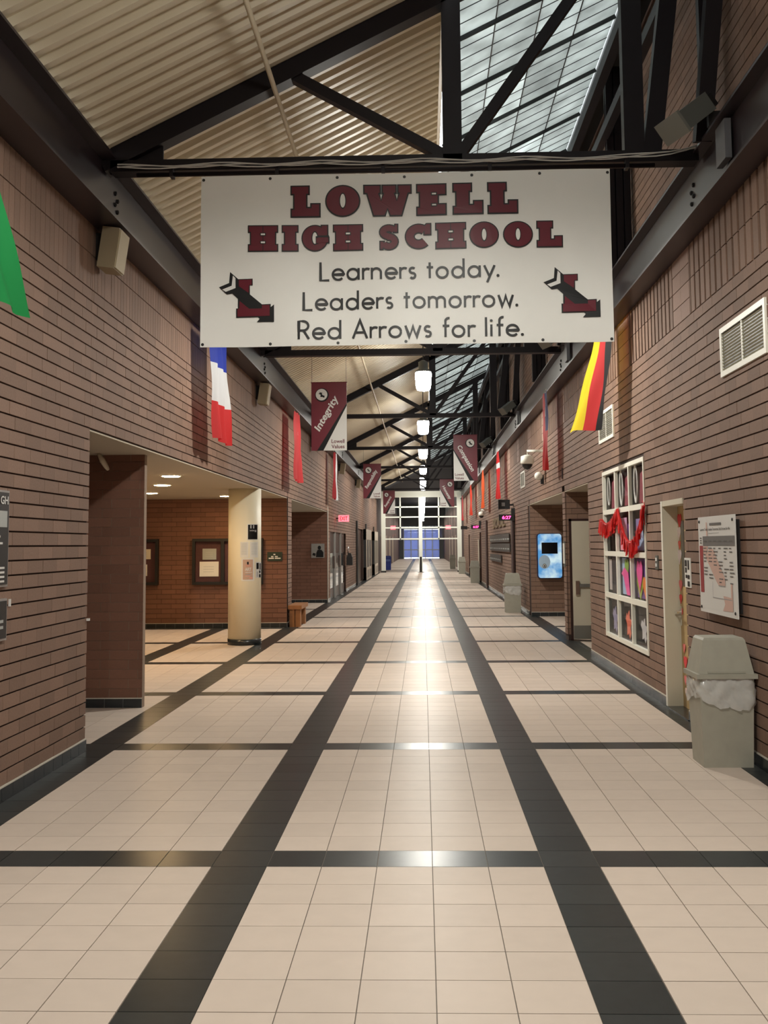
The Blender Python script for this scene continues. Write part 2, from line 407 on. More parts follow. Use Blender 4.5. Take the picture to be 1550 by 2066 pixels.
base('baseboard_pier', 'y', 11.38, -1, [(-6, -3.0)], 'black tile base under the dark alcove pier', 10)
base('baseboard_back', 'y', 22.3, -1, [(-8, XL)], 'black tile base under the back wall of the left alcove', 30)
base('baseboard_recess', 'y', 31.7, -1, [(-7, XL)], 'black tile base under the wall of the far left recess', 8)
base('baseboard_kiosk', 'y', 25.2, -1, [(XR, 5)], 'black tile base under the sky panel wall', 8)
# ================================================================== ROOF
def zr(x): return 5.06+.495*(x+2.72)
dk = MB(); per = .19; y = -1.0; xa, xb = -2.74, .26
prof = []
while y < 66:
    prof += [(y, 0), (y+.062, 0), (y+.082, .06), (y+.170, .06)]; y += per
vs_ = []
for (yy, h) in prof: vs_ += [(xa, yy, zr(xa)+h), (xb, yy, zr(xb)+h)]
dk.add(vs_, [(2*i, 2*i+2, 2*i+3, 2*i+1) for i in range(len(prof)-1)])
dk.add([(xa, -6, zr(xa)+.14), (xb, -6, zr(xb)+.14), (xb, 66, zr(xb)+.14), (xa, 66, zr(xa)+.14)], [(0,1,2,3)])
dk.add([(xa, -6, zr(xa)), (xb, -6, zr(xb)), (xb, -1, zr(xb)), (xa, -1, zr(xa))], [(0,1,2,3)])
sbuild(dk, 'ceiling', deckm, 'sloping cream corrugated metal roof deck', 'ceiling')
sbuild(MB().bar((-2.70, -6, zr(-2.70)-.0), (-2.70, 66, zr(-2.70)-.0), .07, .03, up=(0,0,1)), 'trim_2', deckm, 'cream closure strip along the low edge of the roof deck', 'trim')
sbuild(MB().bar((.235, -6, zr(.235)-.02), (.235, 66, zr(.235)-.02), .03, .10, up=(0,0,1)), 'trim_3', deckm, 'cream closure strip along the high edge of the roof deck', 'trim')
# skylight
skym = bpy.data.materials.new('skylight_fibreglass'); skym.use_nodes = True
nt = skym.node_tree; nt.nodes.clear()
oi = nt.nodes.new('ShaderNodeObjectInfo'); mr = nt.nodes.new('ShaderNodeMapRange'); mr.inputs['To Min'].default_value = .72; mr.inputs['To Max'].default_value = 1.0
nt.links.new(oi.outputs['Random'], mr.inputs['Value'])
ge = nt.nodes.new('ShaderNodeNewGeometry'); no = nt.nodes.new('ShaderNodeTexNoise'); no.inputs['Scale'].default_value = 3.0; no.inputs['Detail'].default_value = 5
nt.links.new(ge.outputs['Position'], no.inputs['Vector'])
mr2 = nt.nodes.new('ShaderNodeMapRange'); mr2.inputs['From Min'].default_value = .3; mr2.inputs['From Max'].default_value = .7; mr2.inputs['To Min'].default_value = .75; mr2.inputs['To Max'].default_value = 1.1
nt.links.new(no.outputs[0], mr2.inputs['Value'])
mm = nt.nodes.new('ShaderNodeMath'); mm.operation = 'MULTIPLY'; nt.links.new(mr.outputs[0], mm.inputs[0]); nt.links.new(mr2.outputs[0], mm.inputs[1])
vm = nt.nodes.new('ShaderNodeVectorMath'); vm.operation = 'SCALE'; vm.inputs[0].default_value = (.68, .71, .69); nt.links.new(mm.outputs[0], vm.inputs['Scale'])
tr = nt.nodes.new('ShaderNodeBsdfTranslucent'); df = nt.nodes.new('ShaderNodeBsdfPrincipled'); df.inputs['Roughness'].default_value = .35
nt.links.new(vm.outputs[0], tr.inputs[0]); nt.links.new(vm.outputs[0], df.inputs['Base Color'])
mx = nt.nodes.new('ShaderNodeMixShader'); mx.inputs[0].default_value = .55; nt.links.new(df.outputs[0], mx.inputs[1]); nt.links.new(tr.outputs[0], mx.inputs[2])
ou = nt.nodes.new('ShaderNodeOutputMaterial'); nt.links.new(mx.outputs[0], ou.inputs[0])
sky = struct(empty('window_1', (1.3, 30, zr(1.3))), 'long sloping translucent skylight panels beside the roof deck', 'skylight')
so = ORG[sky.name]
X0s, X1s, NX, PY = .30, 2.20, 4, 1.34
pw = (X1s-X0s)/NX
pm = MB(); dz = .495*pw
pm.add([(0, 0, 0), (pw, 0, dz), (pw, PY, dz), (0, PY, 0), (0, 0, .02), (pw, 0, dz+.02), (pw, PY, dz+.02), (0, PY, .02)], [(0,3,2,1), (4,5,6,7), (0,1,5,4), (1,2,6,5), (2,3,7,6), (3,0,4,7)])
pme = bpy.data.meshes.new('pane'); pme.from_pydata(pm.v, [], pm.f); pme.materials.append(skym)
j0 = 0; yb = -2.0
nb = 0; thin = MB()
while yb < 66:
    for i in range(NX):
        o = bpy.data.objects.new('pane', pme); COL.objects.link(o); o.parent = sky
        x = X0s+pw*i; o.location = Vector((x, yb, zr(x)+.05)) - so
    MB().bar((X0s, yb, zr(X0s)+.03), (X1s, yb, zr(X1s)+.03), .022, .05, up=(0,0,1)).build('glazing_bar', black, sky)
    for k in range(1, 5):
        yy = yb+PY*k/5; thin.bar((X0s, yy, zr(X0s)+.046), (X1s, yy, zr(X1s)+.046), .006, .008, up=(0,0,1))
    yb += PY
for i in range(1, NX):
    x = X0s+pw*i; MB().bar((x, -2, zr(x)+.044), (x, 66, zr(x)+.044), .011, .01, up=(0,0,1)).build('glazing_rail', black, sky)
thin.build('grid_lines', black, sky, kind='stuff')
sbuild(MB().box(-.05, 2.75, -6, -2, 7.9, 8.0).bar((1.25, -6, zr(1.25)+.1), (1.25, -2, zr(1.25)+.1), 2.0, .05, up=(-.44,0,.9)), 'ceiling_rear', deckm, 'roof panel behind the viewer', 'ceiling')
sbuild(MB().bar((X1s+.05, -6, zr(X1s)), (X1s+.05, 66, zr(X1s)), .07, .22, up=(0,0,1)), 'trim_4', mat('curb_grey', (.16, .17, .17), .5), 'grey metal curb along the high edge of the skylight', 'trim')
sbuild(MB().bar((2.5, -6, zr(2.4)+.05), (2.5, 66, zr(2.4)+.05), .6, .05, up=(0,0,1)), 'ceiling_edge', black, 'dark flashing closing the roof against the upper brick wall', 'ceiling')
# fire pipe under the deck
tag(MB().tube([(-1.22, -6, 5.58), (-1.22, 66, 5.58)], .022).build('sprinkler_pipe', deckm, None, True), 'thin cream pipe running along under the roof deck', 'pipe')
# steel beams along both walls
def ibeam(x, w, z0, z1, label):
    b = thing('steel_beam', label, 'beam', (x, 30, z0))
    MB().box(x-w/2, x+w/2, -6, 66, z0, z0+.022).build('bottom_flange', steel2, b)
    MB().box(x-w/2, x+w/2, -6, 66, z1-.022, z1).build('top_flange', steel2, b)
    MB().box(x-.008, x+.008, -6, 66, z0+.022, z1-.022).build('web', steel2, b)
    s = 1 if x < 0 else -1
    for k in range(7):
        y = 9.2+8.95*k
        for dy, dz in ((-.04, .34), (.03, .29), (-.04, .24), (.03, .19)):
            t = MB(Matrix.Translation((x+s*.008, y+dy, z0+dz)) @ Matrix.Rotation(math.pi/2*s, 4, 'Y')); t.lathe(0, 0, [(.021, 0), (.021, .014), (.009, .022)], 6).build('bolt', black, b)
    return b
ibeam(-2.72, .26, 4.50, 5.03, 'dark steel beam along the top of the left brick wall')
ibeam(2.42, .22, 4.48, 4.98, 'dark steel beam along the top of the right brick wall')
# roof trusses
ORD = ['first', 'second', 'third', 'fourth', 'fifth', 'sixth', 'seventh']
TY = [8.85+8.95*k for k in range(-1, 7)]
def truss(y, label):
    t = thing('roof_truss', label, 'truss', (0, y, 4.9), 'dark steel roof trusses along the corridor')
    zt = lambda x: zr(x)-.085
    MB().bar((-2.72, y, zt(-2.72)), (2.4, y, zt(2.4)), .16, .16).build('top_chord', steel, t)
    MB().bar((-2.64, y, 4.95), (2.36, y, 4.95), .10, .16).build('bottom_chord', steel, t)
    MB().bar((.29, y, 4.95), (.29, y, zt(.29)), .16, .16).build('post', steel, t)
    MB().bar((-1.12, y, zt(-1.12)), (.27, y, 4.98), .09, .10).build('diagonal', steel, t)
    MB().bar((.33, y, 4.98), (1.95, y, zt(1.95)-.03), .09, .10).build('diagonal', steel, t)
    MB().bar((1.83, y, 4.95), (1.83, y, zt(1.83)), .17, .12).build('post', steel, t)
    MB().bar((1.98, y+.02, 4.97), (2.30, y+.02, zt(2.30)), .15, .12).build('end_post', steel, t)
    MB().bar((2.33, y-.3, 4.97), (2.45, y-.95, zt(2.40)), .13, .12).build('wall_brace', steel, t)
    MB().bar((2.44, y-.05, 4.97), (2.44, y-.05, zt(2.40)), .09, .09).build('wall_post', steel, t)
    MB().box(-2.66, -2.2, y-.012, y+.012, 4.9, 5.24).build('gusset', steel, t)
    return t
for k, y in enumerate(TY):
    truss(y, 'dark steel roof truss behind the viewer' if k == 0 else ('dark steel roof truss carrying the white school banner' if k == 1 else 'dark steel roof truss, %s after the one with the white banner' % ORD[k-2]))
for k in range(7):
    y = 12.5+8.95*k
    c_ = MB(); 
    for dx in (0, .095, .19): c_.box(2.27+dx, 2.35+dx, y, y+.14, 4.985, 7.45)
    c_.box(2.27, 2.55, y+.05, y+.10, 4.985, 7.45)
    tag(c_.build('wall_column', steel, None), ['dark ribbed steel strip on the upper brick wall nearest the banner', 'dark ribbed steel strip on the upper brick wall, second past the banner'][min(k, 1)] if k < 2 else 'dark ribbed steel strip on the far upper brick wall', 'column', 'ribbed steel strips on the upper right wall')
MB_ = MB().bar((2.12, -6, 7.05), (2.12, 66, 7.05), .10, .14, up=(0,0,1)); tag(MB_.build('purlin', steel, None), 'dark steel purlin running under the high edge of the skylight', 'purlin')
MB_ = MB().bar((2.24, -6, 6.6), (2.24, 66, 6.6), .09, .12, up=(0,0,1)); tag(MB_.build('purlin', steel, None), 'lower dark steel purlin beside the upper brick wall', 'purlin')
# cable bundle, strip pipe above banner
cb = MB()
for k, (dz, ph) in enumerate(((0, 0), (.012, 1.3), (-.01, 2.2))):
    pts = [(-2.55+4.9*i/40, 8.685-.006*k, 4.905+dz+.012*math.sin(i*.9+ph)+(.09*max(0, (i-34)/6)**2)) for i in range(41)]
    cb.tube(pts, .006, 5)
tag(cb.build('cable_bundle', mat('cable_white', (.5, .48, .45), .6), None), 'white cables strung along the banner truss chord', 'cable')
bp_ = MB().tube([(-2.4, 8.74, 4.855), (1.98, 8.74, 4.855)], .018, 8)
bp = thing('banner_pipe', 'dark pipe below the truss chord holding the white banner', 'pipe', (0, 8.74, 4.85)); bp_.build('pipe', steel, bp, True)
for x in (-2.1, -1.2, -.3, .6, 1.75): MB().box(x-.015, x+.015, 8.71, 8.80, 4.83, 4.91).build('clamp', steel, bp)
# ================================================================== PENDANT LIGHTS
for k in range(-2, 13):  # rearmost lamp is unseen, added to brighten the near floor
    y = 13.33+8.95*k
    if k == 6: y = 63.6
    yb = k > 6
    if k in (9, 11): pass
    lab = 'glowing white pendant drum lamp ' + ({-2: 'added unseen behind the viewer to brighten the near floor', -1: 'just behind the viewer', 0: 'hidden behind the white school banner', 1: 'nearest past the school banner', 2: 'second past the school banner', 3: 'third past the school banner', 4: 'fourth past the school banner', 5: 'fifth past the school banner', 6: 'just in front of the white glass partition'}.get(k, ['first', 'second', 'third', 'fourth', 'fifth', 'sixth', 'seventh'][max(0, k-7)]+' beyond the white glass partition'))
    t = thing('pendant_lamp', lab, 'lamp', (.05, y, 4.93), 'pendant drum lamps along the corridor')
    z = 4.93
    MB().lathe(.05, y, [(.05, z), (.13, z+.02), (.155, z+.08), (.175, z+.36), (.165, z+.40)], 20).build('lens', lens, t, True)
    MB().lathe(.05, y, [(.17, z+.40), (.17, z+.43), (.10, z+.47), (.10, z+.62), (.03, z+.66)], 20).build('ballast_housing', gunm, t, True)
    ld = bpy.data.lights.new('lamp_light', 'SPOT'); ld.energy = SPOT; ld.color = (1, .97, .88); ld.spot_size = math.radians(176); ld.spot_blend = .3; ld.shadow_soft_size = .12
    lo = bpy.data.objects.new('lamp_light', ld); COL.objects.link(lo); lo.parent = t; lo.location = (0, 0, -.03)
    MB().tube([(.05, y, z+.64), (.05, y, zr(.05)+.02 if k < 7 else 6.52)], .012).build('hanger_rod', black, t)
# ================================================================== SCHOOL BANNER
BX, BZ, BW, BH, BY = -1.838, 4.815, 3.435, 1.462, 8.70
ban = thing('school_banner', 'large white vinyl LOWELL HIGH SCHOOL banner hung under the first truss', 'banner', (BX+BW/2, BY, BZ-BH))
def wav(u, v): return .010*math.sin(9*u+3*v)+.006*math.sin(23*u-4*v)*(.4+v)+.005*math.sin(6*v+2*u)
def bfr(u, v, o):   # u 0..1 across, v 0..1 down
    return Vector((BX+BW*u, BY-wav(u, v)-o, BZ-BH*v))
cm = MB(); NU, NV = 84, 36
cm.add([bfr(i/NU, j/NV, 0) for j in range(NV+1) for i in range(NU+1)], [(j*(NU+1)+i, j*(NU+1)+i+1, (j+1)*(NU+1)+i+1, (j+1)*(NU+1)+i) for j in range(NV) for i in range(NU)])
cm.add([bfr(i/NU, j/NV, -.004) for j in range(NV+1) for i in range(NU+1)], [(j*(NU+1)+i, (j+1)*(NU+1)+i, (j+1)*(NU+1)+i+1, j*(NU+1)+i+1) for j in range(NV) for i in range(NU)])
cm.build('vinyl', cloth, ban, True)
for r, v in ((0, .022), (1, .985)):
    for k in range(7):
        u = .006+.988*k/6; t = MB(); c0 = bfr(u, v, .003)
        t.add([c0+Vector((.013*math.cos(a*math.pi/5), 0, .013*math.sin(a*math.pi/5))) for a in range(10)], [tuple(range(9, -1, -1))]); t.build('grommet', black, ban)
def rib(mb, frame, pts, w, off, asp=1.0, closed=False):
    """ribbon of width w along pts (u,v); asp = u/v scale"""
    P = [(p[0], p[1]) for p in pts]; n = len(P); L_ = []; R_ = []
    for i in range(n):
        if closed: a, b = P[(i-1) % n], P[(i+1) % n]
        else: a, b = P[max(i-1, 0)], P[min(i+1, n-1)]
        tx, ty = (b[0]-a[0])*asp, b[1]-a[1]; l = math.hypot(tx, ty) or 1; nx, ny = -ty/l, tx/l
        if 0 < i < n-1 or closed:
            q = P[i]; p_ = P[(i-1) % n]; r_ = P[(i+1) % n]
            d1 = ((q[0]-p_[0])*asp, q[1]-p_[1]); d2 = ((r_[0]-q[0])*asp, r_[1]-q[1])
            l1 = math.hypot(*d1) or 1; l2 = math.hypot(*d2) or 1
            cs = max(.35, math.sqrt(max(0, (1+(d1[0]*d2[0]+d1[1]*d2[1])/(l1*l2))/2))); k = 1/cs
        else: k = 1
        L_.append((P[i][0]+nx*w/2*k/asp, P[i][1]+ny*w/2*k)); R_.append((P[i][0]-nx*w/2*k/asp, P[i][1]-ny*w/2*k))
    vs = [frame(*p, off) for p in L_]+[frame(*p, off) for p in R_]
    m = n if closed else n-1
    mb.add(vs, [(i, (i+1) % n, n+(i+1) % n, n+i) for i in range(m)])
def arc(cx, cy, r, a0, a1, n=14, ry=None):
    return [(cx+r*math.cos(math.radians(a0+(a1-a0)*i/n)), cy+(ry or r)*math.sin(math.radians(a0+(a1-a0)*i/n))) for i in range(n+1)]
def sub(pts, d=.03):     # subdivide a polygon outline so it follows the cloth
    return pts
SL = {
 'L': [(0,0),(0,.26),(.09,.26),(.09,.72),(0,.72),(0,1),(.63,1),(.63,.72),(.55,.72),(.55,.31),(.68,.31),(.68,.43),(1,.43),(1,0)],
 'W': [(0,1),(.355,1),(.355,.72),(.325,.72),(.365,.5),(.41,.72),(.385,.72),(.385,1),(.685,1),(.685,.72),(.655,.72),(.695,.5),(.74,.72),(.715,.72),(.715,1),(1,1),(1,.72),(.94,.72),(.80,0),(.55,0),(.5,.22),(.45,0),(.2,0),(.06,.72),(0,.72)],
 'E': [(0,0),(0,.27),(.09,.27),(.09,.73),(0,.73),(0,1),(1,1),(1,.64),(.74,.64),(.74,.36),(1,.36),(1,0)],
 'H': [(0,0),(0,.27),(.07,.27),(.07,.73),(0,.73),(0,1),(1,1),(1,.73),(.93,.73),(.93,.27),(1,.27),(1,0)],
 'I': [(0,0),(0,.27),(.14,.27),(.14,.73),(0,.73),(0,1),(1,1),(1,.73),(.86,.73),(.86,.27),(1,.27),(1,0)],
}
def outset(P, d, asp):
    n = len(P); area = sum(P[i][0]*P[(i+1) % n][1]-P[(i+1) % n][0]*P[i][1] for i in range(n)); sg = 1 if area > 0 else -1; out = []
    for i in range(n):
        a, b, c = P[i-1], P[i], P[(i+1) % n]
        def nrm(p, q):
            x, y = (q[0]-p[0])*asp, q[1]-p[1]; l = math.hypot(x, y) or 1; return y/l*sg, -x/l*sg
        n1, n2 = nrm(a, b), nrm(b, c); k = 1+n1[0]*n2[0]+n1[1]*n2[1]; k = max(k, .45)
        out.append((b[0]+(n1[0]+n2[0])/k*d/asp, b[1]+(n1[1]+n2[1])/k*d))
    return out
def slab(ch, u0, u1, v0, v1, name):
    """block letter occupying u0..u1, v0 (top)..v1 (bottom) of the banner"""
    asp = (u1-u0)*BW/((v1-v0)*BH)
    f = lambda a, b, o: bfr(u0+(u1-u0)*a, v1-(v1-v0)*b, o)
    blk, red, wht = MB(), MB(), MB(); d = .045; extra = []
    if ch in SL:
        P = SL[ch]
        poly(blk, f, outset(P, .018, asp), .007); poly(red, f, outset(P, -d+.018, asp), .010)
        R_ = []
        if ch == 'E': R_ = [(.52,.66,.655,.705), (.52,.66,.30,.35)]
        if ch == 'H': R_ = [(.43,.57,.62,.685), (.43,.57,.31,.375)]; poly(blk, f, [(.49,0),(.51,0),(.51,1),(.49,1)], .0115)
        for a, b, c, e in R_:
            poly(blk, f, [(a-.03/asp,c-.03),(b+.03/asp,c-.03),(b+.03/asp,e+.03),(a-.03/asp,e+.03)], .012); cw = MB(); poly(cw, f, [(a,c),(b,c),(b,e),(a,e)], .014); extra.append(cw)
    elif ch == 'O':
        E_ = lambda rx, ry: [(.5+rx*math.cos(i*math.pi/18), .5+ry*math.sin(i*math.pi/18)) for i in range(36)]
        poly(blk, f, E_(.5+.018/asp, .518), .007); poly(red, f, E_(.5-.027/asp, .473), .010)
        poly(blk, f, E_(.10, .26), .012); poly(wht, f, E_(.075, .22), .014)
    elif ch == 'G':
        E_ = lambda rx, ry: [(.49+rx*math.cos(i*math.pi/18), .5+ry*math.sin(i*math.pi/18)) for i in range(36)]
        Rc = lambda a, b, c, e: [(a, c), (b, c), (b, e), (a, e)]
        A1, A2 = Rc(.72, .98, .60, 1.0), Rc(.60, 1.02, .30, .54)
        poly(blk, f, E_(.49+.018/asp, .518), .007); poly(blk, f, outset(A1, .018, asp), .0073); poly(blk, f, outset(A2, .018, asp), .0076)
        poly(red, f, E_(.49-.027/asp, .473), .010); poly(red, f, outset(A1, -.027, asp), .0104)
        poly(blk, f, Rc(.52, 1.02, .53, .60), .0112); poly(blk, f, E_(.125, .27), .0116); poly(wht, f, E_(.09, .22), .0135)
        poly(blk, f, Rc(.52, .62, .27, .57), .0142); poly(red, f, outset(A2, -.027, asp), .0146); poly(red, f, Rc(.545, .70, .30, .50), .0150)
    else:
        if ch == 'C': cl = arc(.52, .5, .34, 48, 318, 24, .31); ex = [[(.72,.55),(1,.55),(1,1),(.82,1),(.72,.9)]]
        if ch == 'G': cl = arc(.5, .5, .32, 50, 350, 24, .31); ex = [[(.72,.62),(1,.62),(1,1),(.82,1),(.72,.9)], [(.55,.34),(1,.34),(1,.56),(.55,.56)]]
        if ch == 'S': cl = arc(.5, .685, .30, 20, 270, 16, .155)[:-1]+arc(.5, .315, .30, 90, -160, 16, .185); ex = [[(.72,.66),(.97,.66),(.97,1),(.80,1)], [(.03,.34),(.28,.34),(.2,0),(.03,0)]]
        w = .34 if ch != 'S' else .27
        rib(blk, f, cl, w+.05, .007, asp); rib(red, f, cl, w-.04, .010, asp)
        for P in ex: poly(blk, f, outset(P, .018, asp), .0075); poly(red, f, outset(P, -.027, asp), .0115)
    o = blk.build('letter', ink, ban); red.build('letter_fill', maroon, o)
    for q in [wht]*bool(wht.v)+extra: q.build('letter_counter', cloth, o)
    return o
zx = lambda x: ((560+x/3.1)-405.5)/827.0
for ch, a, b in (('L',90,273),('O',308,523),('W',547,845),('E',878,1063),('L',1105,1292),('L',1322,1508)): slab(ch, zx(a), zx(b), .070, .252, ch)
zy = lambda x: (x-47)/1455
for ch, a, b in (('H',218,323),('I',338,395),('G',408,503),('H',520,625),('S',683,752),('C',775,867),('H',883,990),('O',1003,1105),('O',1122,1225),('L',1240,1330)): slab(ch, zy(a), zy(b), .300, .450, ch)
dot = lambda x, y: arc(x, y, .045, 0, 330, 11)
GL = {
 'L': ([[(0,1),(0,0),(.46,0)]], .58), 'R': ([[(0,0),(0,1),(.2,1)]+arc(.22,.74,.26,90,-90)+[(0,.48)], [(.24,.48),(.52,0)]], .66),
 'A': ([[(0,0),(.36,1),(.72,0)], [(.13,.33),(.59,.33)]], .86), 'a': ([arc(.31,.31,.29,0,360,24), [(.61,.64),(.61,0)]], .80),
 'd': ([arc(.31,.31,.29,0,360,24), [(.61,1.05),(.61,0)]], .80), 'e': ([[(.02,.31)]+[(.6,.31)]+arc(.31,.31,.29,0,318,20)], .74),
 'r': ([[(0,.64),(0,0)], arc(.22,.37,.22,180,55,8)], .42), 'n': ([[(0,.64),(0,0)], arc(.24,.36,.24,180,0,12)+[(.48,0)]], .67),
 'm': ([[(0,.64),(0,0)], arc(.21,.39,.21,180,0,12)+[(.42,0)], arc(.63,.39,.21,180,0,12)+[(.84,0)]], 1.02),
 's': ([arc(.18,.455,.145,40,265,10)+arc(.18,.165,.145,85,-140,10)], .48), 't': ([[(.16,.88),(.16,0)], [(0,.61),(.34,.61)]], .46),
 'o': ([arc(.31,.31,.29,0,360,24)], .78), 'y': ([[(0,.64),(.27,.03)], [(.54,.64),(.14,-.3)]], .66),
 'w': ([[(0,.64),(.2,.02),(.38,.58),(.56,.02),(.76,.64)]], .90), 'f': ([[(.14,0),(.14,.85)]+arc(.31,.87,.17,180,75,8), [(0,.61),(.34,.61)]], .44),
 'l': ([[(0,1.05),(0,0)]], .22), 'i': ([[(0,.64),(0,0)]], .22), '.': ([], .2), ' ': ([], .36)}
def line(s, u0, u1, vt, vb):
    tot = sum(GL[c][1]+.045 for c in s)-.12; S = (u1-u0)*BW/tot; x = 0.0; ht = (vb-vt)*BH
    f = lambda a, b, o: bfr(u0+a*S/BW, vb-b*ht/BH, o)
    for c in s:
        if c == ' ': x += GL[c][1]+.045; continue
        mb = MB(); q = 0
        for pts in GL[c][0]: rib(mb, f, [(p[0]+x+.05, p[1]) for p in pts], .125, .008+.0004*q, S/ht); q += 1
        if c == '.': poly(mb, f, [(p[0], p[1]) for p in arc(x+.06, .07, .08, 0, 330, 11)], .008)
        if c == 'i': poly(mb, f, [(p[0], p[1]) for p in arc(x+.05, .86, .075, 0, 330, 11)], .008)
        mb.build('letter', ink, ban); x += GL[c][1]+.045
line('Learners today.', .291, .727, .515, .620); line('Leaders tomorrow.', .250, .771, .688, .792); line('Red Arrows for life.', .238, .783, .857, .961)
LOGO = [('logo_outline', ink, .007, [(430,205),(590,345),(870,340),(870,470),(815,470),(815,640),(1050,835),(1220,830),(1220,890),(1285,840),(1285,1175),(950,1175),(1005,1110),(970,1080),(545,1085),(545,905),(580,905),(580,720),(470,620),(365,635),(210,495),(410,415)]),
        ('arrow_feather', prwhite, .010, [(485,275),(535,325),(535,515),(345,585),(275,540),(460,470)]),
        ('logo_letter', maroon, .010, [(600,362),(852,357),(852,458),(800,462),(790,612),(600,480)]),
        ('logo_letter', maroon, .010, [(612,762),(800,915),(1050,915),(1050,852),(1200,850),(1200,1058),(572,1063),(572,918),(606,906)])]
def logo(parent, f):
    for nm, m, o, P in LOGO:
        mb = MB(); poly(mb, f, [((x-210)/1075, (1175-y)/970) for x, y in P], o); mb.build(nm, m, parent)
for u0, u1 in ((.045, .180), (.834, .969)):
    logo(ban, lambda a, b, o, u0=u0, u1=u1: bfr(u0+(u1-u0)*a, .858-.292*b, o))
# ================================================================== VALUE BANNERS
def value_banner(x, y, word, mirror, label, zt=4.45, w=.60, h=1.16):
    t = thing('value_banner', label, 'banner', (x, y, zt-h), 'maroon value banners hung along the corridor')
    f = (lambda a, b, o: Vector((x-w/2+w*(1-a if mirror else a), y-o, zt-h*b)))
    MB().box(x-w/2, x+w/2, y, y+.006, zt-h, zt).build('cloth', valm, t)
    def fl_(nm, m, P, o):
        mb = MB(); poly(mb, f, P, o); mb.build(nm, m, t)
    fl_('black_stripe', ink, [(.16,1),(.36,1),(1,.35),(1,.31)], .002)
    fl_('white_corner', prwhite, [(.34,1),(1,1),(1,.345)], .004)
    fl_('emblem_ring', ink, [(.30+.195*math.cos(i*math.pi/12), .185+.195*math.sin(i*math.pi/12)*w/h) for i in range(24)], .003)
    fl_('emblem_disc', prwhite, [(.29+.165*math.cos(i*math.pi/12), .18+.165*math.sin(i*math.pi/12)*w/h) for i in range(24)], .005)
    cx = .29 if not mirror else .71
    g_ = lambda a, b, o: Vector((x-w/2+w*(cx-.085+.17*a), y-o, zt-h*(.18+.042-.084*b)))
    mb = MB(); poly(mb, g_, [((px-210)/1075, (1175-py)/970) for px, py in LOGO[0][3]], .007); mb.build('emblem_logo', ink, t)
    tf = lambda a, b, o: Vector((x-w/2+a, y-o, zt-h+b))
    mb = MB(); L_ = .62*min(1.12, .62+.05*len(word))
    if not mirror: text(mb, tf, word, .17, .30, width=L_, height=.155 if 'g' in word or 'y' in word or 'p' in word else .12, ang=math.radians(60), off=.006, shear=.15, bold=.026)
    else: text(mb, tf, word, .06, .84, width=L_*1.05, height=.15, ang=math.radians(-61), off=.006, shear=.1, bold=.026)
    mb.build('lettering', prwhite, t)
    mb = MB(); u = .34 if not mirror else .03
    text(mb, tf, 'Lowell', u, .125, width=.22, height=.065, off=.006, bold=.015); text(mb, tf, 'Values', u, .035, width=.22, height=.065, off=.006, bold=.015)
    mb.build('small_lettering', maroon, t)
    MB().tube([(x-w/2-.01, y+.003, zt), (x+w/2+.01, y+.003, zt)], .008).build('top_rod', maroon, t)
    for s in (-1, 1): MB().tube([(x+s*(w/2-.01), y+.003, zt), (x+s*(w/2-.01), y+.003, 4.92)], .003, 5).build('hang_wire', black, t)
value_banner(-1.56, 17.80, 'Integrity', False, 'maroon and white hanging banner reading Integrity')
value_banner(-1.68, 35.70, 'Responsibility', False, 'maroon and white hanging banner reading Responsibility', 4.42)
value_banner(-1.68, 53.60, 'Respect', False, 'maroon and white hanging banner reading Respect', 4.42)
value_banner(1.10, 26.75, 'Compassion', True, 'maroon and white hanging banner reading Compassion', 4.45)
value_banner(1.04, 44.65, 'Honesty', True, 'maroon and white hanging banner reading Honesty', 4.42)
# ================================================================== FLAGS
def flag(label, top, bot, zt, zb, bands, folds=3.0, amp=.03, ph=0.0, wire=True):
    """cloth hung from a top edge (two xy points) to a bottom edge; bands = (name, colour, [(s0,s1,t0,t1)])"""
    (ax, ay), (bx, by) = top; (cx, cy), (dx, dy) = bot
    t = thing('flag', label, 'flag', ((ax+bx)/2, (ay+by)/2, zb), 'national flags hung from the steel beams')
    def pt(s, k):
        x0, y0 = ax+(bx-ax)*s, ay+(by-ay)*s; x1, y1 = cx+(dx-cx)*s, cy+(dy-cy)*s
        e = k**1.3
        x, y = x0+(x1-x0)*e, y0+(y1-y0)*e
        nx, ny = -(by-ay), (bx-ax); l = math.hypot(nx, ny) or 1
        d = amp*(.35+.65*k)*math.sin(folds*2*math.pi*s+ph+1.1*k)+.012*math.sin(11*s+9*k)
        return Vector((x+nx/l*d, y+ny/l*d, zt+(zb-zt)*k+.02*math.sin(5*s+ph)*k))
    for nm, colr, rects in bands:
        mb = MB()
        for s0, s1, t0, t1 in rects:
            na = max(3, int(24*(s1-s0))+1); nk = max(3, int(26*(t1-t0))+1)
            v_ = [pt(s0+(s1-s0)*i/na, t0+(t1-t0)*j/nk) for j in range(nk+1) for i in range(na+1)]
            mb.add(v_, [(j*(na+1)+i, j*(na+1)+i+1, (j+1)*(na+1)+i+1, (j+1)*(na+1)+i) for j in range(nk) for i in range(na)])
        mb.build(nm, mat('flag_'+'_'.join('%d' % int(c*255) for c in colr), colr, .7, transl=.42), t, True)
    for s in (.06, .94):
        p = pt(s, 0); MB().tube([p, (p.x, p.y, 4.50)], .004, 5).build('tie', paper, t)
    return t
F_ = lambda *a: a
GREEN, BLUE, WH, RED, YEL, BLK, ORG_ = (.02,.38,.10), (.015,.04,.40), (.75,.77,.80), (.62,.02,.022), (.82,.62,.01), (.012,.012,.014), (.75,.10,.015)
xf = -2.60
flag('green flag hanging from the left beam near the speaker', ((xf, 5.15), (xf, 6.05)), ((xf+.02, 5.85), (xf+.05, 6.72)), 4.46, 3.20, [('green_band', GREEN, [(0,1,0,1)])], 2.5, .03, .4)
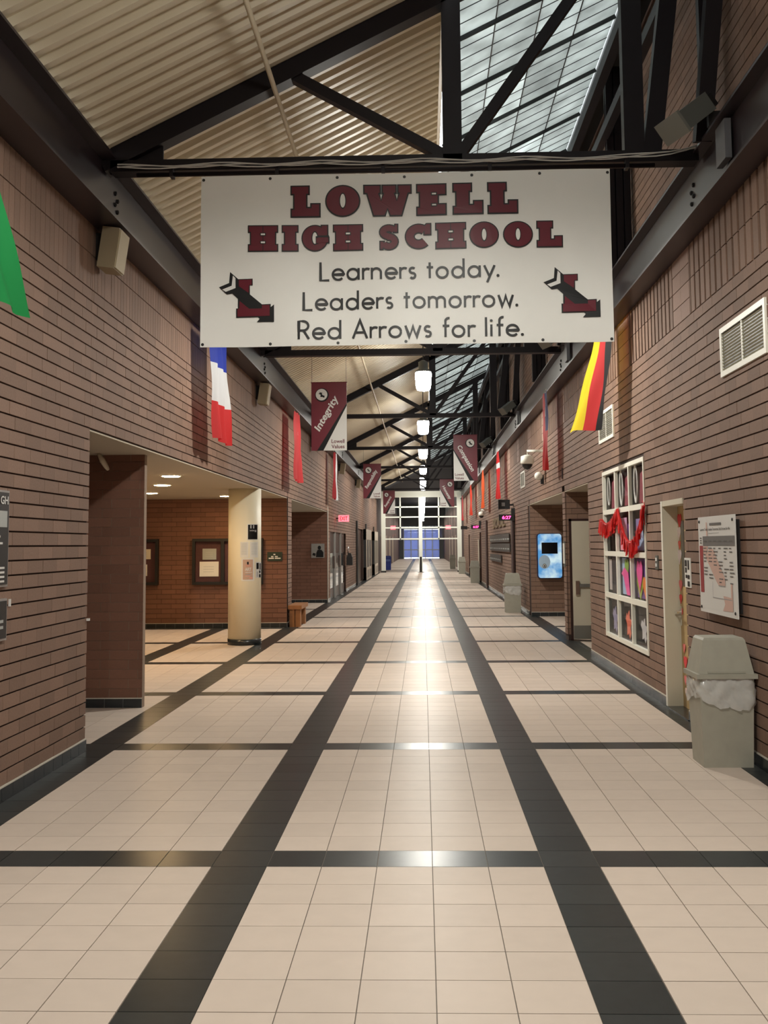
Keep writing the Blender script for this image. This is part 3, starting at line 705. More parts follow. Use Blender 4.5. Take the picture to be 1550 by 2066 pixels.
flag('blue white and red flag below the left beam behind the banner', ((xf, 12.95), (xf, 13.85)), ((xf+.03, 13.1), (xf+.07, 13.95)), 4.46, 3.03, [('blue_band', BLUE, [(0,1,0,.33)]), ('white_band', WH, [(0,1,.33,.67)]), ('red_band', RED, [(0,1,.67,1)])], 2.5, .035, 1.0)
flag('plain red flag with a small pale dot on the left beam', ((xf, 21.6), (xf, 22.5)), ((xf, 21.5), (xf+.05, 22.7)), 4.46, 3.03, [('red_field', (.65,.045,.05), [(0,.45,0,1), (.6,1,0,1), (.45,.6,0,.27), (.45,.6,.32,1)]), ('pale_dot', WH, [(.45,.6,.27,.32)])], 3, .04, 2.0)
flag('dark red and white flag on the far left beam', ((xf, 31.3), (xf, 32.2)), ((xf, 31.2), (xf+.02, 32.2)), 4.46, 3.06, [('red_band', (.30,.006,.012), [(0,.62,0,1)]), ('white_band', WH, [(.62,1,0,1)])], 2, .04, .5)
xg = 2.29
flag('yellow red and black flag swinging from the right beam', ((xg-.05, 13.55), (xg, 12.60)), ((1.86, 13.6), (2.20, 13.0)), 4.47, 3.10, [('yellow_band', YEL, [(0,.5,0,1)]), ('red_band', RED, [(.5,.78,0,1)]), ('black_band', BLK, [(.78,1,0,1)])], 1.3, .035, .3)
flag('red and blue flag with a white sun on the right beam', ((xg, 20.0), (xg, 19.2)), ((xg, 20.0), (xg-.02, 19.35)), 4.47, 3.05, [('red_field', RED, [(0,.5,0,1), (.5,1,.5,1)]), ('blue_canton', (.012,.02,.16), [(.5,1,0,.2), (.5,.62,.2,.32), (.85,1,.2,.32), (.5,1,.32,.5)]), ('white_sun', WH, [(.62,.85,.2,.32)])], 2, .03, 0)
flag('red flag with a white patch on the far right beam', ((xg, 32.5), (xg, 31.6)), ((xg-.02, 32.7), (xg, 31.6)), 4.47, 3.05, [('red_field', RED, [(0,1,0,.25), (0,1,.36,1)]), ('white_patch', WH, [(0,1,.25,.36)])], 2, .03, 1)
flag('orange flag on the far right beam', ((xg, 40.6), (xg, 39.6)), ((xg-.02, 40.8), (xg, 39.5)), 4.47, 3.05, [('orange_field', ORG_, [(0,1,0,1)])], 2, .03, 2)
flag('red orange flag before the last lamp on the right beam', ((xg, 50.8), (xg, 49.6)), ((xg-.02, 50.9), (xg, 49.4)), 4.47, 3.05, [('red_field', (.70,.05,.02), [(0,1,0,1)])], 2, .03, .7)
flag('last red flag beside the glass partition', ((xg, 61.5), (xg, 60.3)), ((xg-.02, 61.6), (xg, 60.2)), 4.47, 3.05, [('red_field', (.55,.02,.03), [(0,1,0,1)])], 2, .03, .9)
# ================================================================== LEFT WALL FITTINGS
for k, lab in enumerate(('beige box speaker on the brick wall before the first truss', 'beige box speaker on the brick wall past the blue white and red flag', 'beige box speaker on the brick wall past the plain red flag', 'beige box speaker on the brick wall past the dark red and white flag', 'beige box speaker on the farthest stretch of left brick wall')):
    y = 9.12+9.0*k
    t = thing('wall_speaker', lab, 'speaker', (XL+.1, y, 4.1), 'box speakers under the left beam')
    X_ = Matrix.Translation((XL+.02, y, 4.14)) @ Matrix.Rotation(math.radians(8), 4, 'Y')
    MB(X_).box(.02, .17, -.14, .14, 0, .36).build('cabinet', beige, t)
    MB(X_).box(.17, .185, -.13, .13, .01, .35).build('grille', mat('grille_beige', (.50, .43, .29), .7, noise=.1, nscale=200), t)
    MB().box(XL, XL+.06, y-.04, y+.04, 4.22, 4.46).build('bracket', black, t)
def plate_left(ynear, yfar, z0, z1, label, rows):
    t = thing('wall_sign', label, 'sign', (XL+.01, (ynear+yfar)/2, z0))
    MB().box(XL, XL+.02, ynear, yfar, z0, z1).build('frame', alu, t)
    MB().box(XL+.02, XL+.026, ynear+.02, yfar-.02, z0+.015, z1-.015).build('panel', black, t)
    f = fr_left(ynear, z0, XL+.026)
    for (u, v, w, h, m) in rows:
        mb = MB(); poly(mb, f, [(u, v), (u+w, v), (u+w, v+h), (u, v+h)], .002); mb.build('print', m, t)
    return t, f
lg = mat('sign_grey', (.40, .42, .41), .5)
t, f = plate_left(6.2, 7.20, 1.44, 2.09, 'tall black framed sign with pale lettering on the left brick wall', [(.05, .40, .90, .11, lg)]+[(.72, .33-.045*k, .12+.08*((k*7) % 3)/2, .014, prwhite) for k in range(2)]+[(.80, .12-.03*k, .12, .014, prwhite) for k in range(4)])
mb = MB(); text(mb, f, 'GH', .83, .555, width=.13, height=.055, off=.003, bold=.02); mb.build('lettering', prwhite, t)
t, f = plate_left(6.3, 7.20, 1.08, 1.36, 'small black framed sign under the tall black sign', [(.70, .12, .12, .02, lg), (.72, .08, .10, .02, lg)])
mb = MB(); mb.lathe(XL+.002, 7.32, [(.004, 1.33), (.004, 1.34)], 6)
tag(MB().box(XL, XL+.012, 7.27, 7.29, 1.30, 1.35).build('wall_hook', prwhite, None), 'tiny white hook on the brick beside the black signs', 'hook')
tag(MB().box(XL-.01, XL+.02, 8.985, 9.02, 1.08, 1.10).build('door_stop', prwhite, None), 'tiny white stud on the left brick corner', 'stud')
# alcove: column, downlights, disc, display cases, sign, bench
cl = thing('round_column', 'round cream column with posters standing in the left alcove mouth', 'column', (-3.12, 18.6, 0))
MB().lathe(-3.12, 18.6, [(.285, .10), (.285, 2.70)], 48).build('shaft', columnm, cl, True)
MB().lathe(-3.12, 18.6, [(.292, 0), (.292, .10)], 48).build('base_ring', basem, cl, True)
def colsheet(name, label, a0, a1, z0, z1, m, prints, r=.289):
    """paper wrapped on the column between angles (deg, 0 = facing -Y, + toward +X)"""
    def cf(u, v, o):
        a = math.radians(a0+(a1-a0)*u); q = r+o
        return Vector((-3.12+q*math.sin(a), 18.6-q*math.cos(a), z0+(z1-z0)*v))
    t = thing(name, label, 'poster', (cf(.5, 0, 0)))
    def sheet(u0, u1, v0, v1, o, mm_, nm):
        mb = MB(); n = 8
        vv = [cf(u0+(u1-u0)*i/n, v, o) for v in (v0, v1) for i in range(n+1)]
        mb.add(vv, [(i, i+1, n+2+i, n+1+i) for i in range(n)]); mb.build(nm, mm_, t)
    sheet(0, 1, 0, 1, 0, m, 'sheet')
    for (u0, u1, v0, v1, mm_) in prints: sheet(u0, u1, v0, v1, .003, mm_, 'print')
    return t, cf
grey = mat('print_grey', (.33, .33, .34), .6); lgrey = mat('print_pale_grey', (.52, .54, .54), .6)
tan = mat('poster_tan', (.55, .37, .28), .6, noise=.1); pinkp = mat('poster_pink', (.75, .35, .30), .6); dkgreen = mat('sign_green', (.02, .035, .02), .4)
colsheet('photo_poster', 'dark photo poster at the top of the cream column', 18, 60, 1.80, 2.08, paper, [(.06, .95, .05, .95, ink), (.25, .35, .72, .93, lgrey), (.5, .6, .72, .93, lgrey), (.2, .62, .55, .62, grey), (.65, .82, .5, .62, grey)])
colsheet('notice_sheet', 'white typed sheet on the cream column above the art poster', -6, 22, 1.50, 1.77, paper, [(.15, .85, .88-.07*k, .90-.07*k, lgrey) for k in range(11)])
colsheet('notice_sheet', 'white typed sheet wrapping the right side of the column', 27, 62, 1.50, 1.77, paper, [(.15, .85, .88-.07*k, .90-.07*k, lgrey) for k in range(11)])
t, cf = colsheet('art_poster', 'tan poster reading ART on the cream column', -2, 44, 1.10, 1.49, paper, [(.12, .88, .06, .94, tan), (.42, .55, .72, .84, ink), (.32, .72, .62, .72, mat('poster_peach', (.62, .32, .25), .6)), (.28, .72, .26, .29, grey), (.28, .70, .20, .23, pinkp), (.60, .85, .09, .16, pinkp), (.28, .80, .36, .39, prwhite)])
mb = MB(); text(mb, cf, 'ART', .28, .44, width=.46, height=.14, off=.005, bold=.03); mb.build('lettering', prwhite, t)
colsheet('spotted_cutout', 'black and white spotted cutout on the side of the column', 50, 88, 1.15, 1.42, prwhite, [(.08, .40, .55, .95, ink), (.55, .78, .5, .92, ink), (.45, .75, .30, .45, ink), (.15, .25, .05, .4, grey), (.45, .80, .02, .22, ink)], .291)
for k, (x, y, lab) in enumerate([(-3.55, 14.9, 'warm round ceiling downlight nearest the corridor edge'), (-4.21, 17.07, 'warm round ceiling downlight in the middle of the alcove'), (-5.06, 19.61, 'warm round ceiling downlight near the display cases'), (-3.89, 21.02, 'warm round ceiling downlight behind the cream column'), (-5.6, 15.2, 'warm round ceiling downlight hidden behind the brick pier')]):
    t = thing('downlight', lab, 'light', (x, y, 2.685), 'round downlights in the alcove ceiling')
    MB().lathe(x, y, [(.125, 2.685), (.125, 2.694)], 24).build('lens', downm, t); MB().lathe(x, y, [(.15, 2.69), (.15, 2.696)], 24).build('trim_ring', white, t)
dd = MB(Matrix.Translation((-3.40, 11.2, 2.60)) @ Matrix.Rotation(math.radians(62), 4, 'Y')); dd.lathe(0, 0, [(.02, -.02), (.10, 0), (.10, .015), (.02, .02)], 20)
t = thing('round_detector', 'round white disc hanging under the alcove ceiling by the pier', 'detector', (-3.40, 11.2, 2.5)); dd.build('disc', cream, t, True); MB().tube([(-3.42, 11.2, 2.6), (-3.46, 11.2, 2.70)], .012).build('stem', cream, t)
caseback = mat('case_maroon', (.085, .03, .032), .7, noise=.3, nscale=9)
def case(x0, x1, z0, z1, muls, label, papers):
    t = thing('display_case', label, 'display case', ((x0+x1)/2, 22.25, z0), 'wall display cases in the alcove'); y0 = 22.20
    MB().box(x0, x1, 22.27, 22.3, z0, z1).build('back_panel', caseback, t)
    for a, b, c, d in ((x0, x1, z0, z0+.06), (x0, x1, z1-.06, z1), (x0, x0+.06, z0+.06, z1-.06), (x1-.06, x1, z0+.06, z1-.06)): MB().box(a, b, 22.19, 22.3, c, d).build('frame', black, t)
    for m_ in muls: MB().box(m_-.035, m_+.035, 22.19, 22.3, z0+.06, z1-.06).build('mullion', black, t)
    for a, b, c, d, lb, mm_ in papers:
        p = thing('certificate', lb, 'certificate', ((a+b)/2, 22.25, c))
        MB().box(a, b, 22.245, 22.268, c, d).build('sheet', mm_, p)
        q = MB()
        for k in range(3): q.box(a+.2*(b-a), b-.25*(b-a), 22.2435, 22.2445, c+(d-c)*(.3+.17*k), c+(d-c)*(.33+.17*k))
        q.build('print', lgrey, p)
silver = mat('plaque_silver', (.40, .43, .42), .35)
case(-4.83, -3.35, .90, 1.86, [-4.19], 'black framed display case partly behind the cream column', [(-4.62, -4.33, 1.42, 1.65, 'silver plaque in the case beside the column', silver), (-4.68, -4.28, 1.07, 1.38, 'white certificate in the case beside the column', paper), (-4.02, -3.8, 1.08, 1.30, 'white card half hidden by the cream column', paper)])
case(-7.0, -5.55, .90, 1.86, [-6.2], 'black framed display case partly behind the brick pier', [(-5.98, -5.72, 1.44, 1.65, 'cream certificate in the case beside the brick pier', cream), (-5.98, -5.79, 1.09, 1.33, 'white certificate in the case beside the brick pier', paper)])
t = thing('green_sign', 'small dark green room sign with white lettering on the alcove brick', 'sign', (-3.1, 22.28, 1.38))
MB().box(-3.26, -2.95, 22.27, 22.3, 1.38, 1.57).build('plate', dkgreen, t)
mb = MB(); f = fr_y(-3.26, 1.38, 22.27)
for P in ([(.13,.125),(.17,.125),(.17,.15),(.13,.15)], [(.08,.08),(.13,.08),(.13,.105),(.08,.105)], [(.16,.08),(.22,.08),(.22,.105),(.16,.105)], [(.03,.045),(.14,.045),(.14,.07),(.03,.07)], [(.16,.045),(.28,.045),(.28,.07),(.16,.07)]): poly(mb, f, P, .002)
mb.build('lettering', prwhite, t)
t = thing('wooden_bench', 'short wooden bench against the brick pier end', 'bench', (-2.7, 23.0, 0))
MB().box(-2.84, -2.55, 22.36, 23.6, .37, .45).build('seat', benchm, t)
for y in (22.42, 23.3):
    for x in (-2.81, -2.69): MB().box(x, x+.105, y, y+.2, 0, .37).build('leg', benchm, t)
t = thing('portrait_poster', 'pale poster with a dark figure on the recess wall', 'poster', (-3.13, 31.68, 1.33))
MB().box(-3.32, -2.93, 31.67, 31.7, 1.33, 1.75).build('sheet', mat('poster_grey', (.30, .29, .27), .6, noise=.2), t)
mb = MB(); f = fr_y(-3.32, 1.33, 31.67)
poly(mb, f, [(.24+.05*math.cos(i*math.pi/8), .30+.06*math.sin(i*math.pi/8)) for i in range(16)], .003); poly(mb, f, [(.14,.02),(.36,.02),(.36,.16),(.30,.24),(.19,.24),(.15,.15)], .003); poly(mb, f, [(.03,.08),(.12,.05),(.13,.13),(.05,.15)], .003)
mb.build('figure_print', ink, t)
# far left doorways
for n, (a, b) in enumerate(((32.7, 34.75), (34.95, 37.1), (37.3, 39.4))):
    d = struct(empty('door_%d' % (n+1), (XL-.1, (a+b)/2, 0)), ['dark maroon glazed door beside the pale corner bead', 'dark maroon glazed door in the middle of the far left doorway', 'dark maroon glazed door at the far side of the left doorway'][n], 'door')
    MB().box(XL-.13, XL-.06, a, b, 0, 2.14).build('leaf', darkdoor, d)
    MB().box(XL-.06, XL-.055, a+.2, b-.2, .35, 1.45).build('pane', glassd, d)
    MB().tube([(XL-.03, b-.12, .95), (XL-.03, b-.12, 1.35)], .015).build('handle', chrome, d)
for y in (34.75, 37.1): sbuild(MB().box(XL-.14, XL-.01, y, y+.2, 0, 2.14), 'trim_5' if y < 35 else 'trim_6', mat('post_grey', (.30, .29, .27), .5), 'pale door post between the dark maroon doors', 'trim')
t = thing('exit_sign', 'glowing red exit sign above the far left doors', 'exit sign', (-2.55, 34.9, 2.45), 'exit signs')
MB().box(-2.76, -2.42, 34.9, 34.95, 2.47, 2.68).build('face', exitm, t); MB().box(-2.85, -2.6, 34.95, 35.0, 2.55, 2.6).build('bracket', black, t)
mb = MB(); text(mb, fr_y(-2.72, 2.51, 34.9), 'EXIT', 0, 0, width=.26, height=.13, off=.004, bold=.02); mb.build('lettering', mat('exit_dark', (.30, .01, .01), .5), t)
t = thing('fire_bell', 'small round bell on the brick beside the far doors', 'bell', (XL+.04, 40.4, 1.4)); MB(Matrix.Translation((XL, 40.4, 1.55)) @ Matrix.Rotation(math.pi/2, 4, 'Y')).lathe(0, 0, [(.10, 0), (.10, .03), (.05, .06)], 16).build('dome', alu, t, True)
MB().box(XL, XL+.03, 40.35, 40.45, 1.3, 1.5).build('plate', black, t)
tag(MB().box(XL, XL+.22, 39.7, 40.1, .95, 1.25).frus(XL+.11, 39.9, 1.25, 1.4, .1, .18, .05, .12).build('water_fountain', black, None), 'dark wall mounted drinking fountain beside the maroon doors', 'fountain')
for n, (a, b, c) in enumerate(((46.8, 51.0, 55.6), (56.4, 59.9, 63.8))):
    d = struct(empty('door_%d' % (n+4), (XL-.1, (a+b)/2, 0)), ['dark recessed doorway before the first cream panel frame', 'dark recessed doorway between the cream panel frames'][n], 'door')
    MB().box(XL-.11, XL-.08, a, b, 0, 2.46).build('leaf', darkdoor, d)
    MB().box(XL-.08, XL+.02, a, a+.12, 0, 2.46).build('jamb', darkdoor, d)
    t = thing('panel_frame', ['cream panelled door frame with narrow dark lights on the left wall', 'farther cream panelled door frame by the glass partition'][n], 'door frame', (XL+.06, (b+c)/2, 0))
    MB().box(XL, XL+.14, b, c, 0, 2.46).build('body', black, t)
    cpm = mat('panel_cream', (.55, .48, .40), .5)
    MB().box(XL+.0, XL+.17, b, c, 1.95, 2.46).build('head_panel', cpm, t); MB().box(XL, XL+.17, b, c, .02, .62).build('foot_panel', cpm, t)
    for k in range(3):
        u = b+(c-b)*k/2-.12*k; MB().box(XL+.14, XL+.17, u, u+.24, .62, 1.95).build('stile', cpm, t)
    MB().box(XL+.17, XL+.176, b+.5, (b+c)/2-.3, .12, .5).build('foot_inset', mat('panel_grey', (.25, .22, .19), .5), t); MB().box(XL+.17, XL+.176, (b+c)/2+.3, c-.5, .12, .5).build('foot_inset', MATS['panel_grey'], t)
for k, y in enumerate((45.4, 52.6, 61.0)):
    tag(MB().box(XL+.022, XL+.07, y, y+.35, 0 if k == 0 else 2.5, 2.74).build('steel_post', black, None), ['dark steel post before the recessed doorway', 'short dark bracket above the first cream frame', 'short dark bracket above the farther cream frame'][k], 'post')
# ================================================================== RIGHT WALL FITTINGS
def vent(y0, y1, z0, z1, label):
    t = thing('wall_vent', label, 'vent', (XR, (y0+y1)/2, z0), 'louvred vents in the right wall')
    w = .045
    for a, b, c, d in ((y0, y1, z0, z0+w), (y0, y1, z1-w, z1), (y0, y0+w, z0+w, z1-w), (y1-w, y1, z0+w, z1-w)): MB().box(XR-.018, XR+.02, a, b, c, d).build('frame', white, t)
    MB().box(XR-.012, XR+.02, (y0+y1)/2-.015, (y0+y1)/2+.015, z0+w, z1-w).build('centre_bar', white, t)
    MB().box(XR-.003, XR+.002, y0+w, y1-w, z0+w, z1-w).build('duct_back', black, t)
    n = int((z1-z0-2*w)/.026)
    for k in range(n):
        z = z0+w+.013+.026*k; MB().bar((XR-.007, y0+w, z), (XR-.007, y1-w, z), .016, .003, up=(.7, 0, .7)).build('slat', mat('slat_olive', (.42, .41, .31), .5), t)
vent(7.72, 8.90, 3.07, 3.48, 'white louvred wall vent high above the wall map')
vent(13.96, 15.10, 3.09, 3.52, 'white louvred wall vent above the decorated window')
vent(26.2, 27.2, 3.09, 3.5, 'small louvred wall vent past the dome camera')
# window with decorations
wy0, wy1, wz0, wz1 = WINR
win = struct(empty('window_2', (XR+.05, (wy0+wy1)/2, wz0)), 'white framed twelve pane window in the right brick wall', 'window')
fw = .05; NC, NR = 3, 4
for a, b, c, d in ((wy0, wy1, wz0, wz0+fw), (wy0, wy1, wz1-fw, wz1), (wy0, wy0+fw, wz0+fw, wz1-fw), (wy1-fw, wy1, wz0+fw, wz1-fw)): MB().box(XR-.010, XR+.036, a, b, c, d).build('frame', white, win)
for i in range(1, NC):
    y = wy0+(wy1-wy0)*i/NC; MB().box(XR-.006, XR+.036, y-.03, y+.03, wz0+fw, wz1-fw).build('mullion', white, win)
for j in range(1, NR):
    z = wz0+(wz1-wz0)*j/NR; MB().box(XR-.005, XR+.036, wy0+fw, wy1-fw, z-.032, z+.032).build('transom', white, win)
for i in range(NC):
    for j in range(NR):
        a = wy0+(wy1-wy0)*i/NC+.03; b = wy0+(wy1-wy0)*(i+1)/NC-.03; c = wz0+(wz1-wz0)*j/NR+.032; d = wz0+(wz1-wz0)*(j+1)/NR-.032
        MB().box(XR+.030, XR+.034, a, b, c, d).build('pane', glass, win)
sbuild(MB().box(XR+.25, 4.5, 11.95, 12.0, 0, 3).box(XR+.25, 4.5, 15.2, 15.25, 0, 3).box(4.5, 4.55, 11.95, 15.25, 0, 3).box(XR+.25, 4.5, 11.95, 15.25, 2.9, 3.0), 'wall_window_room', mat('room_grey', (.22, .20, .20), .8), 'dim room behind the decorated window')
def dpaper(c): return mat('paper_%d_%d_%d' % tuple(int(v*99) for v in c), c, .7)
PINK, PURP, LBLUE, LIME, ORAN, MAROO, LILAC, PEACH = (.85,.10,.38), (.16,.07,.30), (.40,.55,.80), (.35,.45,.05), (.85,.25,.05), (.22,.015,.04), (.50,.30,.60), (.80,.45,.35)
def heart_pts(cx, cz, w, h, n=28):
    out = []
    for i in range(n):
        a = 2*math.pi*i/n; out.append((cx+w/2*math.sin(a)**3, cz+h/2*(13*math.cos(a)-5*math.cos(2*a)-2*math.cos(3*a)-math.cos(4*a))/15))
    return out
def cutout(name, label, pts, col, x=XR+.042, th=.004, cat='decoration', group=None):
    """flat paper piece in the window plane (y,z outline) with real thickness"""
    n = len(pts); mb = MB(); mb.add([(x, a, b) for a, b in pts]+[(x+th, a, b) for a, b in pts], [tuple(range(n)), tuple(range(2*n-1, n-1, -1))]+[(i, (i+1) % n, n+(i+1) % n, n+i) for i in range(n)])
    return tag(mb.build(name, dpaper(col), None), label, cat, group)
def rect(a, b, c, d): return [(a, c), (b, c), (b, d), (a, d)]
def cell(i, j):   # i: 0 = near pane .. 2 = far ; j: 0 bottom
    return wy0+(wy1-wy0)*i/3+.06, wy0+(wy1-wy0)*(i+1)/3-.06, wz0+(wz1-wz0)*j/4+.05, wz0+(wz1-wz0)*(j+1)/4-.05
for i, nm in ((0, 'near'), (1, 'middle'), (2, 'far')):
    a, b, c, d = cell(i, 3)
    cutout('paper_drape', ['maroon paper strip hung in the top pane nearest the door', 'maroon paper strip hung in the top middle pane', 'maroon paper strip hung in the top pane nearest the alcove'][i], [(a, c), (a+.45, c), (a+.38, d-.12), (a+.05, d-.05)], MAROO)
    a, b, c, d = cell(i, 3)
    mb = MB(); 
    for q in range(3 if i < 2 else 1):
        pts = [(XR+.040, (a+b)/2+.22+.09*math.cos(k*math.pi/12)+.01*q, c+.24+.19*math.sin(k*math.pi/12)*(1+.1*q)) for k in range(25)]; mb.tube(pts, .009, 5)
    tag(mb.build('tinsel_loop', prwhite, None), ['white curled loop in the top pane nearest the door', 'white curled loop in the top middle pane', 'white curled loop in the top pane nearest the alcove'][i], 'decoration')
a, b, c, d = cell(2, 2); cutout('paper_drape', 'dark red paper wedge in the far pane under the garland', [(a+.05, d), (a+.5, d), (a+.12, c+.03)], MAROO)
a, b, c, d = cell(1, 2); cutout('paper_sheet', 'pink paper sheet in the middle pane under the garland', rect(a, b, c, c+.12), (.85,.30,.42)); cutout('paper_sheet', 'lilac paper sheet in the middle pane under the garland', rect(a+.35, b, c+.12, d-.05), (.75,.45,.65)); cutout('paper_sheet', 'purple paper shape in the middle pane under the garland', [(a, c+.1), (a+.5, c+.1), (a+.45, c+.3), (a+.2, d-.1), (a+.05, d-.1)], PURP, XR+0.053)
a, b, c, d = cell(0, 2); cutout('paper_cone', 'pale blue paper cone in the near pane under the garland', [(a+.22, c), (a+.55, c), (a+.38, d-.1)], LBLUE); cutout('paper_sheet', 'pink paper edge in the near pane under the garland', rect(a-.02, a+.12, c+.08, d-.12), PINK); cutout('paper_sheet', 'violet paper sheet in the near pane under the garland', rect(a+.4, b-.05, c, c+.38), (.25,.20,.42), XR+0.053)
a, b, c, d = cell(0, 1); cutout('paper_heart', 'pink paper heart in the window pane beside the switch plate', [(p, q) for p, q in heart_pts(a+.58, d-.18, .34, .40)], PINK); cutout('paper_heart', 'lime paper heart in the window pane beside the switch plate', heart_pts(a+.60, c+.16, .36, .36), LIME, XR+0.051); cutout('paper_heart', 'orange paper heart in the window pane beside the switch plate', heart_pts(a+.24, c+.14, .32, .30), ORAN); cutout('paper_sheet', 'purple backing sheet in the window pane beside the switch plate', rect(a-.01, b, c, d), PURP, XR+0.063); cutout('paper_sheet', 'pale blue paper edge in the window pane beside the switch plate', rect(a-.02, a+.10, c+.02, c+.26), LBLUE, XR+0.053)
a, b, c, d = cell(1, 1); cutout('paper_sheet', 'purple backing sheet in the middle pane of the third row', rect(a, a+.36, c, d), PURP, XR+0.063); cutout('paper_heart', 'large pink paper heart in the middle pane of the third row', [(a+.80, d-.20), (a+.60, d-.12), (a+.36, c+.28), (a+.26, c), (a+.46, c), (a+.66, c+.22)], PINK); cutout('paper_sheet', 'pale blue sheet in the middle pane of the third row', rect(a+.52, b, c+.0, d), LBLUE, XR+0.058); cutout('paper_heart', 'green paper heart in the middle pane of the third row', heart_pts(a+.47, d-.12, .26, .28), (.22,.40,.05), XR+0.049); cutout('paper_sheet', 'cream sheet in the middle pane of the third row', rect(a, a+.18, c, c+.32), (.70,.58,.42), XR+0.051)
a, b, c, d = cell(2, 1); cutout('paper_sheet', 'black figured sheet in the far pane of the third row', rect(a, b-.25, c, d), (.03,.025,.03)); cutout('paper_strip', 'pale paper strip in the far pane of the third row', rect(b-.25, b-.05, c+.02, d-.03), (.55,.50,.50))
for k, (i, w_, h_, cc, lb) in enumerate(((0, .3, .24, (.55,.55,.58), 'crumpled silver paper in the bottom pane nearest the door'), (1, .3, .3, (.75,.15,.08), 'red paper flower in the bottom middle pane'), (2, .3, .3, (.30,.28,.45), 'bluish paper in the bottom pane nearest the alcove'))):
    a, b, c, d = cell(i, 0); pts = [((a+b)/2+(w_*(.35+.15*((q*5) % 3)))*math.cos(q*math.pi/8), c+.2+h_*(.35+.15*((q*7) % 3))*math.sin(q*math.pi/8)) for q in range(16)]
    cutout('paper_flower', lb, pts, cc)
# garland
gt = thing('tassel_garland', 'red fringed tissue garland swagged across the window', 'garland', (XR-.03, 13.6, 1.8))
def swag(ya, za, yb, zb, sagz, n=30): return [(ya+(yb-ya)*i/n, za+(zb-za)*i/n-sagz*4*(i/n)*(1-i/n)) for i in range(n+1)]
for pts in (swag(15.0, 2.02, 13.72, 2.12, .12), swag(13.72, 2.12, 12.1, 2.11, .42)):
    MB().tube([(XR-.03, a, b) for a, b in pts], .018, 6).build('cord', redg, gt)
    mb = MB()
    for q in range(len(pts)*5):
        k = q/5; i0 = min(int(k), len(pts)-2); s = k-i0; a = pts[i0][0]+(pts[i0+1][0]-pts[i0][0])*s; b = pts[i0][1]+(pts[i0+1][1]-pts[i0][1])*s
        l = random.uniform(.11, .20); w = random.uniform(.02, .035); x = XR-.03+random.uniform(-.03, .02)
        mb.add([(x, a-w/2, b+.02), (x, a+w/2, b+.02), (x+random.uniform(-.02, .01), a+w/2+random.uniform(-.02, .02), b-l), (x+random.uniform(-.02, .01), a-w/2, b-l*.9)], [(0, 1, 2, 3)])
    mb.build('fringe', redg, gt, kind='stuff')
# classroom door
dy0, dy1, dz1 = 10.40, 11.33, 2.13
dr = struct(empty('door_6', (XR+.1, (dy0+dy1)/2, 0)), 'oak classroom door with paper hearts deep in a cream frame', 'door')
MB().box(XR-.01, XR+.24, dy1-.06, dy1, 0, dz1).build('jamb', doorc, dr); MB().box(XR+.02, XR+.30, dy0, dy0+.03, 0, dz1).build('jamb', doorc, dr); MB().box(XR-.01, XR+.30, dy0, dy1, dz1-.055, dz1+.0).build('head', doorc, dr)
MB().box(XR-.014, XR-.01, dy1-.06, dy1, 0, dz1).build('jamb_edge', white, dr)
MB().box(XR+.15, XR+.195, dy0+.03, dy1-.06, .01, dz1-.055).build('leaf', oak, dr)
MB().box(XR+.145, XR+.152, dy1-.31, dy1-.195, 1.25, 1.92).build('vision_pane', mat('pane_dark', (.02, .018, .015), .1), dr)
MB().tube([(XR+.15, dy1-.12, .98), (XR+.08, dy1-.12, .98), (XR+.08, dy1-.24, .98)], .011).build('lever_handle', chrome, dr); MB().box(XR+.138, XR+.15, dy1-.15, dy1-.09, .84, 1.04).build('lock_plate', chrome, dr)
hc = [(.72,.05,.06), (.85,.72,.70), (.80,.16,.12), (.85,.74,.75), (.80,.20,.20), (.75,.08,.08), (.78,.14,.14), (.80,.22,.20), (.75,.07,.08), (.82,.22,.22), (.78,.60,.55)]
hp = [(.22, 1.93, .16), (.10, 1.80, .15), (.14, 1.68, .09), (.11, 1.56, .16), (.15, 1.26, .12), (.12, 1.12, .10), (.15, .98, .10), (.34, .62, .10), (.45, .48, .14), (.42, .30, .10), (.48, .18, .10)]
for k, (c_, (u, z, s)) in enumerate(zip(hc, hp)):
    cutout('paper_heart', ['large red paper heart at the top of the oak door', 'pale pink paper heart below the large red heart on the door', 'small red paper heart near the door window top', 'white pink paper heart halfway up the door window', 'coral paper heart beside the lower door window', 'red paper heart just below the door window', 'small coral paper heart above the door lever', 'coral paper heart below the door lever', 'larger red paper heart low on the oak door', 'coral paper heart near the foot of the oak door', 'cream paper heart lowest on the oak door'][k], heart_pts(dy1-.075-u*.36, z, s, s), c_, XR+.142-.0006*k, .005, 'paper heart', 'paper hearts on the oak door')
sbuild(MB().box(XR-.02, XR+.3, dy0, dy1, 0, .012), 'trim_7', basem, 'black tile threshold of the oak door', 'trim')
t = thing('switch_plate', 'small dark plate with two white switches beside the oak door', 'switch', (XR, 11.6, 1.42)); MB().box(XR-.012, XR, 11.55, 11.67, 1.41, 1.56).build('plate', gunm, t)
for z in (1.44, 1.50): MB().box(XR-.018, XR-.012, 11.58, 11.64, z, z+.035).build('switch', prwhite, t)
t = thing('cutout_sign', 'narrow black and white sign on the brick beside the oak door', 'sign', (XR, 10.29, 1.27)); MB().box(XR-.01, XR, 10.17, 10.385, 1.27, 1.55).build('sheet', paper, t)
mb = MB(); f = fr_right(10.385, 1.27, XR-.01)
for P in (rect(.02, .10, .20, .26), rect(.03, .09, .14, .19), rect(.13, .18, .17, .26), rect(.04, .11, .09, .12), rect(.12, .19, .08, .12), rect(.11, .19, .01, .06)): poly(mb, f, P, .003)
mb.build('print', ink, t)
